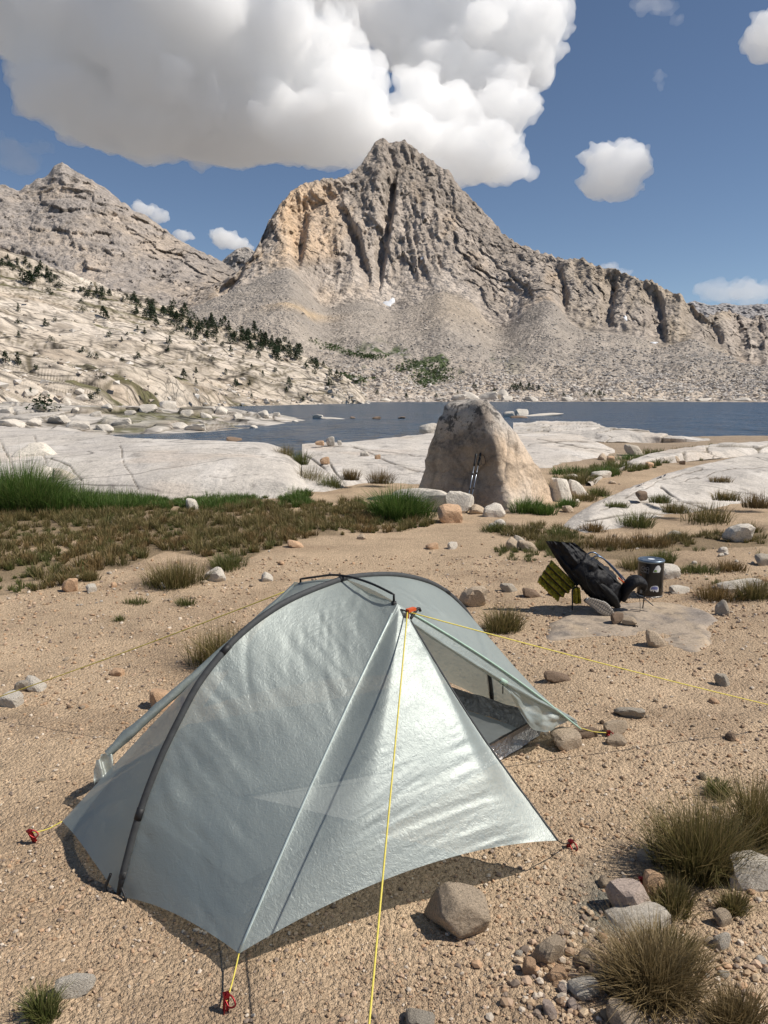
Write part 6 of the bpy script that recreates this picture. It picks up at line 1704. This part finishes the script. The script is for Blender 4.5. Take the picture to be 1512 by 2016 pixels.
def scatter_rocks(name, label, surf, n, s0, s1, pw, tones, seed, box, flat=.7, weight=None):
    """rubble too small to tell apart: one mass of angular blocks"""
    rng = np.random.default_rng(seed)
    k = np.where((surf.q[:, 0] > box[0]) & (surf.q[:, 0] < box[2]) & (surf.q[:, 1] > box[1]) & (surf.q[:, 1] < box[3]))[0]
    k = rng.choice(k, n); P = surf.P[k]
    if weight is not None:
        keep = rng.random(n) < weight(surf.q[k, 0], surf.q[k, 1]); P = P[keep]; k = k[keep]; n = len(P)
    oct_ = np.array([[1, 0, 0], [-1, 0, 0], [0, 1, 0], [0, -1, 0], [0, 0, 1], [0, 0, -1]], float)
    of = np.array([[0, 2, 4], [2, 1, 4], [1, 3, 4], [3, 0, 4], [2, 0, 5], [1, 2, 5], [3, 1, 5], [0, 3, 5]])
    sz = s0 * (s1 / s0) ** (rng.random(n) ** pw)
    R = rng.normal(size=(n, 3, 3)); R, _ = np.linalg.qr(R)
    V = np.einsum('nij,kj->nki', R, oct_) * rng.uniform(.6, 1.1, (n, 6, 1)) * sz[:, None, None] * np.array([1.1, 1, flat]) + (P + rng.normal(0, 1, (n, 3)) * np.array([1.5, 1.5, 0]) * np.minimum(sz, 1.2)[:, None])[:, None]
    tn = np.array(tones); C = np.repeat(tn[rng.integers(0, len(tn), n)] * rng.uniform(.75, 1.15, (n, 1)), 6, 0)
    F = (of[None] + (np.arange(n) * 6)[:, None, None]).reshape(-1, 3)
    m, nt, N, L, b = new_mat(name + '_stone'); L.new(n_attr(nt), b.inputs['Base Color']); b.inputs['Roughness'].default_value = .95; b.inputs['Specular IOR Level'].default_value = .15
    obj(name, mesh_from(name, V.reshape(-1, 3), F, C, False), m, label=label, kind='stuff')
G = [(.40, .365, .33), (.46, .42, .375), (.34, .31, .28), (.52, .475, .43)]
scatter_rocks('talus', 'grey boulder talus below the mountain cliffs', SM, 22000, .4, 1.9, 2.0, G, 3, (330, 540, 1600, 770), weight=lambda x, y: np.clip(.16 + .75 * smooth(660, 740, y) + .45 * smooth(1000, 1150, x) * smooth(600, 660, y), 0, 1))
scatter_rocks('lakeshore_rubble', 'pale boulder rubble along the far lakeshore', SM, 9000, .3, 1.7, 1.6, [(.60, .54, .48), (.52, .46, .40), (.45, .40, .35), (.66, .61, .55)], 5, (500, 735, 1600, 792))
scatter_rocks('hillside_rubble', 'pale rubble lying on the granite hillside', SH, 1800, .25, 1.4, 2.2, [(.58, .52, .45), (.64, .59, .53), (.48, .41, .34)], 7, (-60, 560, 800, 800))

def shore_boulders():
    rng = np.random.default_rng(44); n = 0
    spots = [(435, 812, 30, 20), (468, 818, 16, 10), (405, 818, 20, 12), (370, 814, 20, 14), (292, 805, 28, 16), (330, 800, 34, 18), (520, 815, 24, 14), (545, 815, 12, 10), (350, 838, 50, 12), (380, 842, 40, 12), (500, 838, 16, 8), (240, 830, 40, 14), (205, 842, 36, 12), (150, 838, 46, 16),
             (110, 828, 40, 16), (60, 832, 30, 14), (20, 834, 50, 18), (75, 805, 26, 12), (150, 806, 16, 10), (10, 808, 26, 12), (190, 815, 24, 12), (255, 812, 18, 10), (130, 792, 22, 14), (62, 776, 22, 14), (90, 776, 18, 12), (160, 784, 24, 14), (155, 770, 18, 12), (25, 790, 24, 12), (215, 800, 20, 10), (580, 826, 14, 6)]
    for px, py, w, h in spots:
        surf = SS if py > 796 else SH
        p = surf.at(px, py); s = px_size(p)
        put_rock(p + np.array([0, -.2, 0]), w * s, h * s * 1.25, w * s * .8, 'cream', 'pale angular boulder on the spit and far left shore', 'boulder', 'boulders on the far left shore', 'boulder', embed=.35)
    WL = [(905, 784, 26, 14), (930, 783, 34, 18), (965, 782, 46, 20), (990, 780, 30, 20), (1000, 784, 20, 12), (870, 786, 20, 8), (1050, 786, 26, 10), (1120, 786, 22, 8), (700, 786, 30, 10), (760, 788, 24, 8), (620, 788, 40, 12), (1200, 786, 26, 8), (1300, 786, 30, 7), (1390, 786, 26, 7), (1470, 786, 30, 8), (580, 790, 40, 12)]
    for k, (px, py, w, h) in enumerate(WL):
        p = SM.at(px, py); s = px_size(p)
        put_rock(p, w * s, h * s * 1.2, w * s * .8, 'cream', ranks(WL)[k] + ' boulder from the left along the far waterline', 'boulder', 'boulders on the far waterline', 'boulder', embed=.35)
shore_boulders()

def shrubs():
    rng = np.random.default_rng(9); V = []; C = []
    for poly, n in (([(780, 712), (830, 706), (890, 722), (885, 745), (840, 760), (800, 762), (820, 738), (790, 728)], 130), ([(680, 690), (760, 700), (740, 704), (690, 698)], 60), ([(600, 664), (640, 672), (700, 690), (640, 690)], 60), ([(660, 735), (760, 745), (700, 760), (640, 750)], 50)):
        xs = [p[0] for p in poly]; ys = [p[1] for p in poly]
        for _ in range(n):
            px, py = rng.uniform(min(xs), max(xs)), rng.uniform(min(ys), max(ys))
            if not in_poly(np.array(px), np.array(py), poly): continue
            p = SM.at(px, py); m = 14
            c = p + rng.normal(0, 1, (m, 3)) * np.array([2.2, 2.2, .5]) + np.array([0, 0, .8])
            t = rng.normal(size=(m, 3, 3)); t /= np.linalg.norm(t, axis=2, keepdims=True)
            V.append((c[:, None] + t * 1.1).reshape(-1, 3)); C.append(np.repeat(np.array([.07, .10, .038]) * rng.uniform(.6, 1.5, (m, 1)), 3, 0))
    V = np.concatenate(V); obj('willow_scrub', mesh_from('willow_scrub', V, np.arange(len(V)).reshape(-1, 3), np.concatenate(C), False), GRASS, label='low green willow scrub on the talus foot', kind='stuff')
shrubs()

def snow(px, py, w, h, label, skew=0.0):
    P, PX, PY, PV = MT
    q = np.stack(project(P), -1)
    d = np.hypot(q[..., 0] - px, q[..., 1] - py) + 1e3 * (PV > 3.9); i, j = np.unravel_index(np.argmin(d), d.shape)
    c = P[i, j] + np.array([0, -0.6, 0.3]); s = px_size(c)
    a = np.linspace(0, 2 * math.pi, 22, endpoint=False); k = 1 + .25 * np.sin(a * 3 + px) + .15 * np.sin(a * 5)
    x = np.cos(a) * w * s * .5 * k; z = np.sin(a) * h * s * .5 * k; x = x + skew * z
    ring = np.stack([x, z * .8, z], -1)
    V = np.concatenate([ring + np.array([0, -.3, 0]), ring * .55 + np.array([0, -.7, .1]), ring + np.array([0, 3, -1])])
    F = [[k, (k + 1) % 22, 22 + (k + 1) % 22, 22 + k] for k in range(22)] + [list(range(22, 44))] + [[k, 44 + k, 44 + (k + 1) % 22, (k + 1) % 22] for k in range(22)]
    o = obj('snow_patch', poly_mesh('snow_patch', V, F, True), SNOW, label=label, cat='snow'); o.location = c
SNOW = plain('old_snow', (.82, .83, .85), .6, var=.15, vscale=.3)
snow(765, 598, 20, 22, 'largest white snow patch at the foot of the main cliff', .6)
snow(833, 509, 9, 6, 'tiny snow patch high on the main cliff')
snow(1230, 628, 7, 12, 'narrow snow patch in the shade of the right cliff')
snow(1288, 676, 13, 5, 'small snow patch under the right cliff')
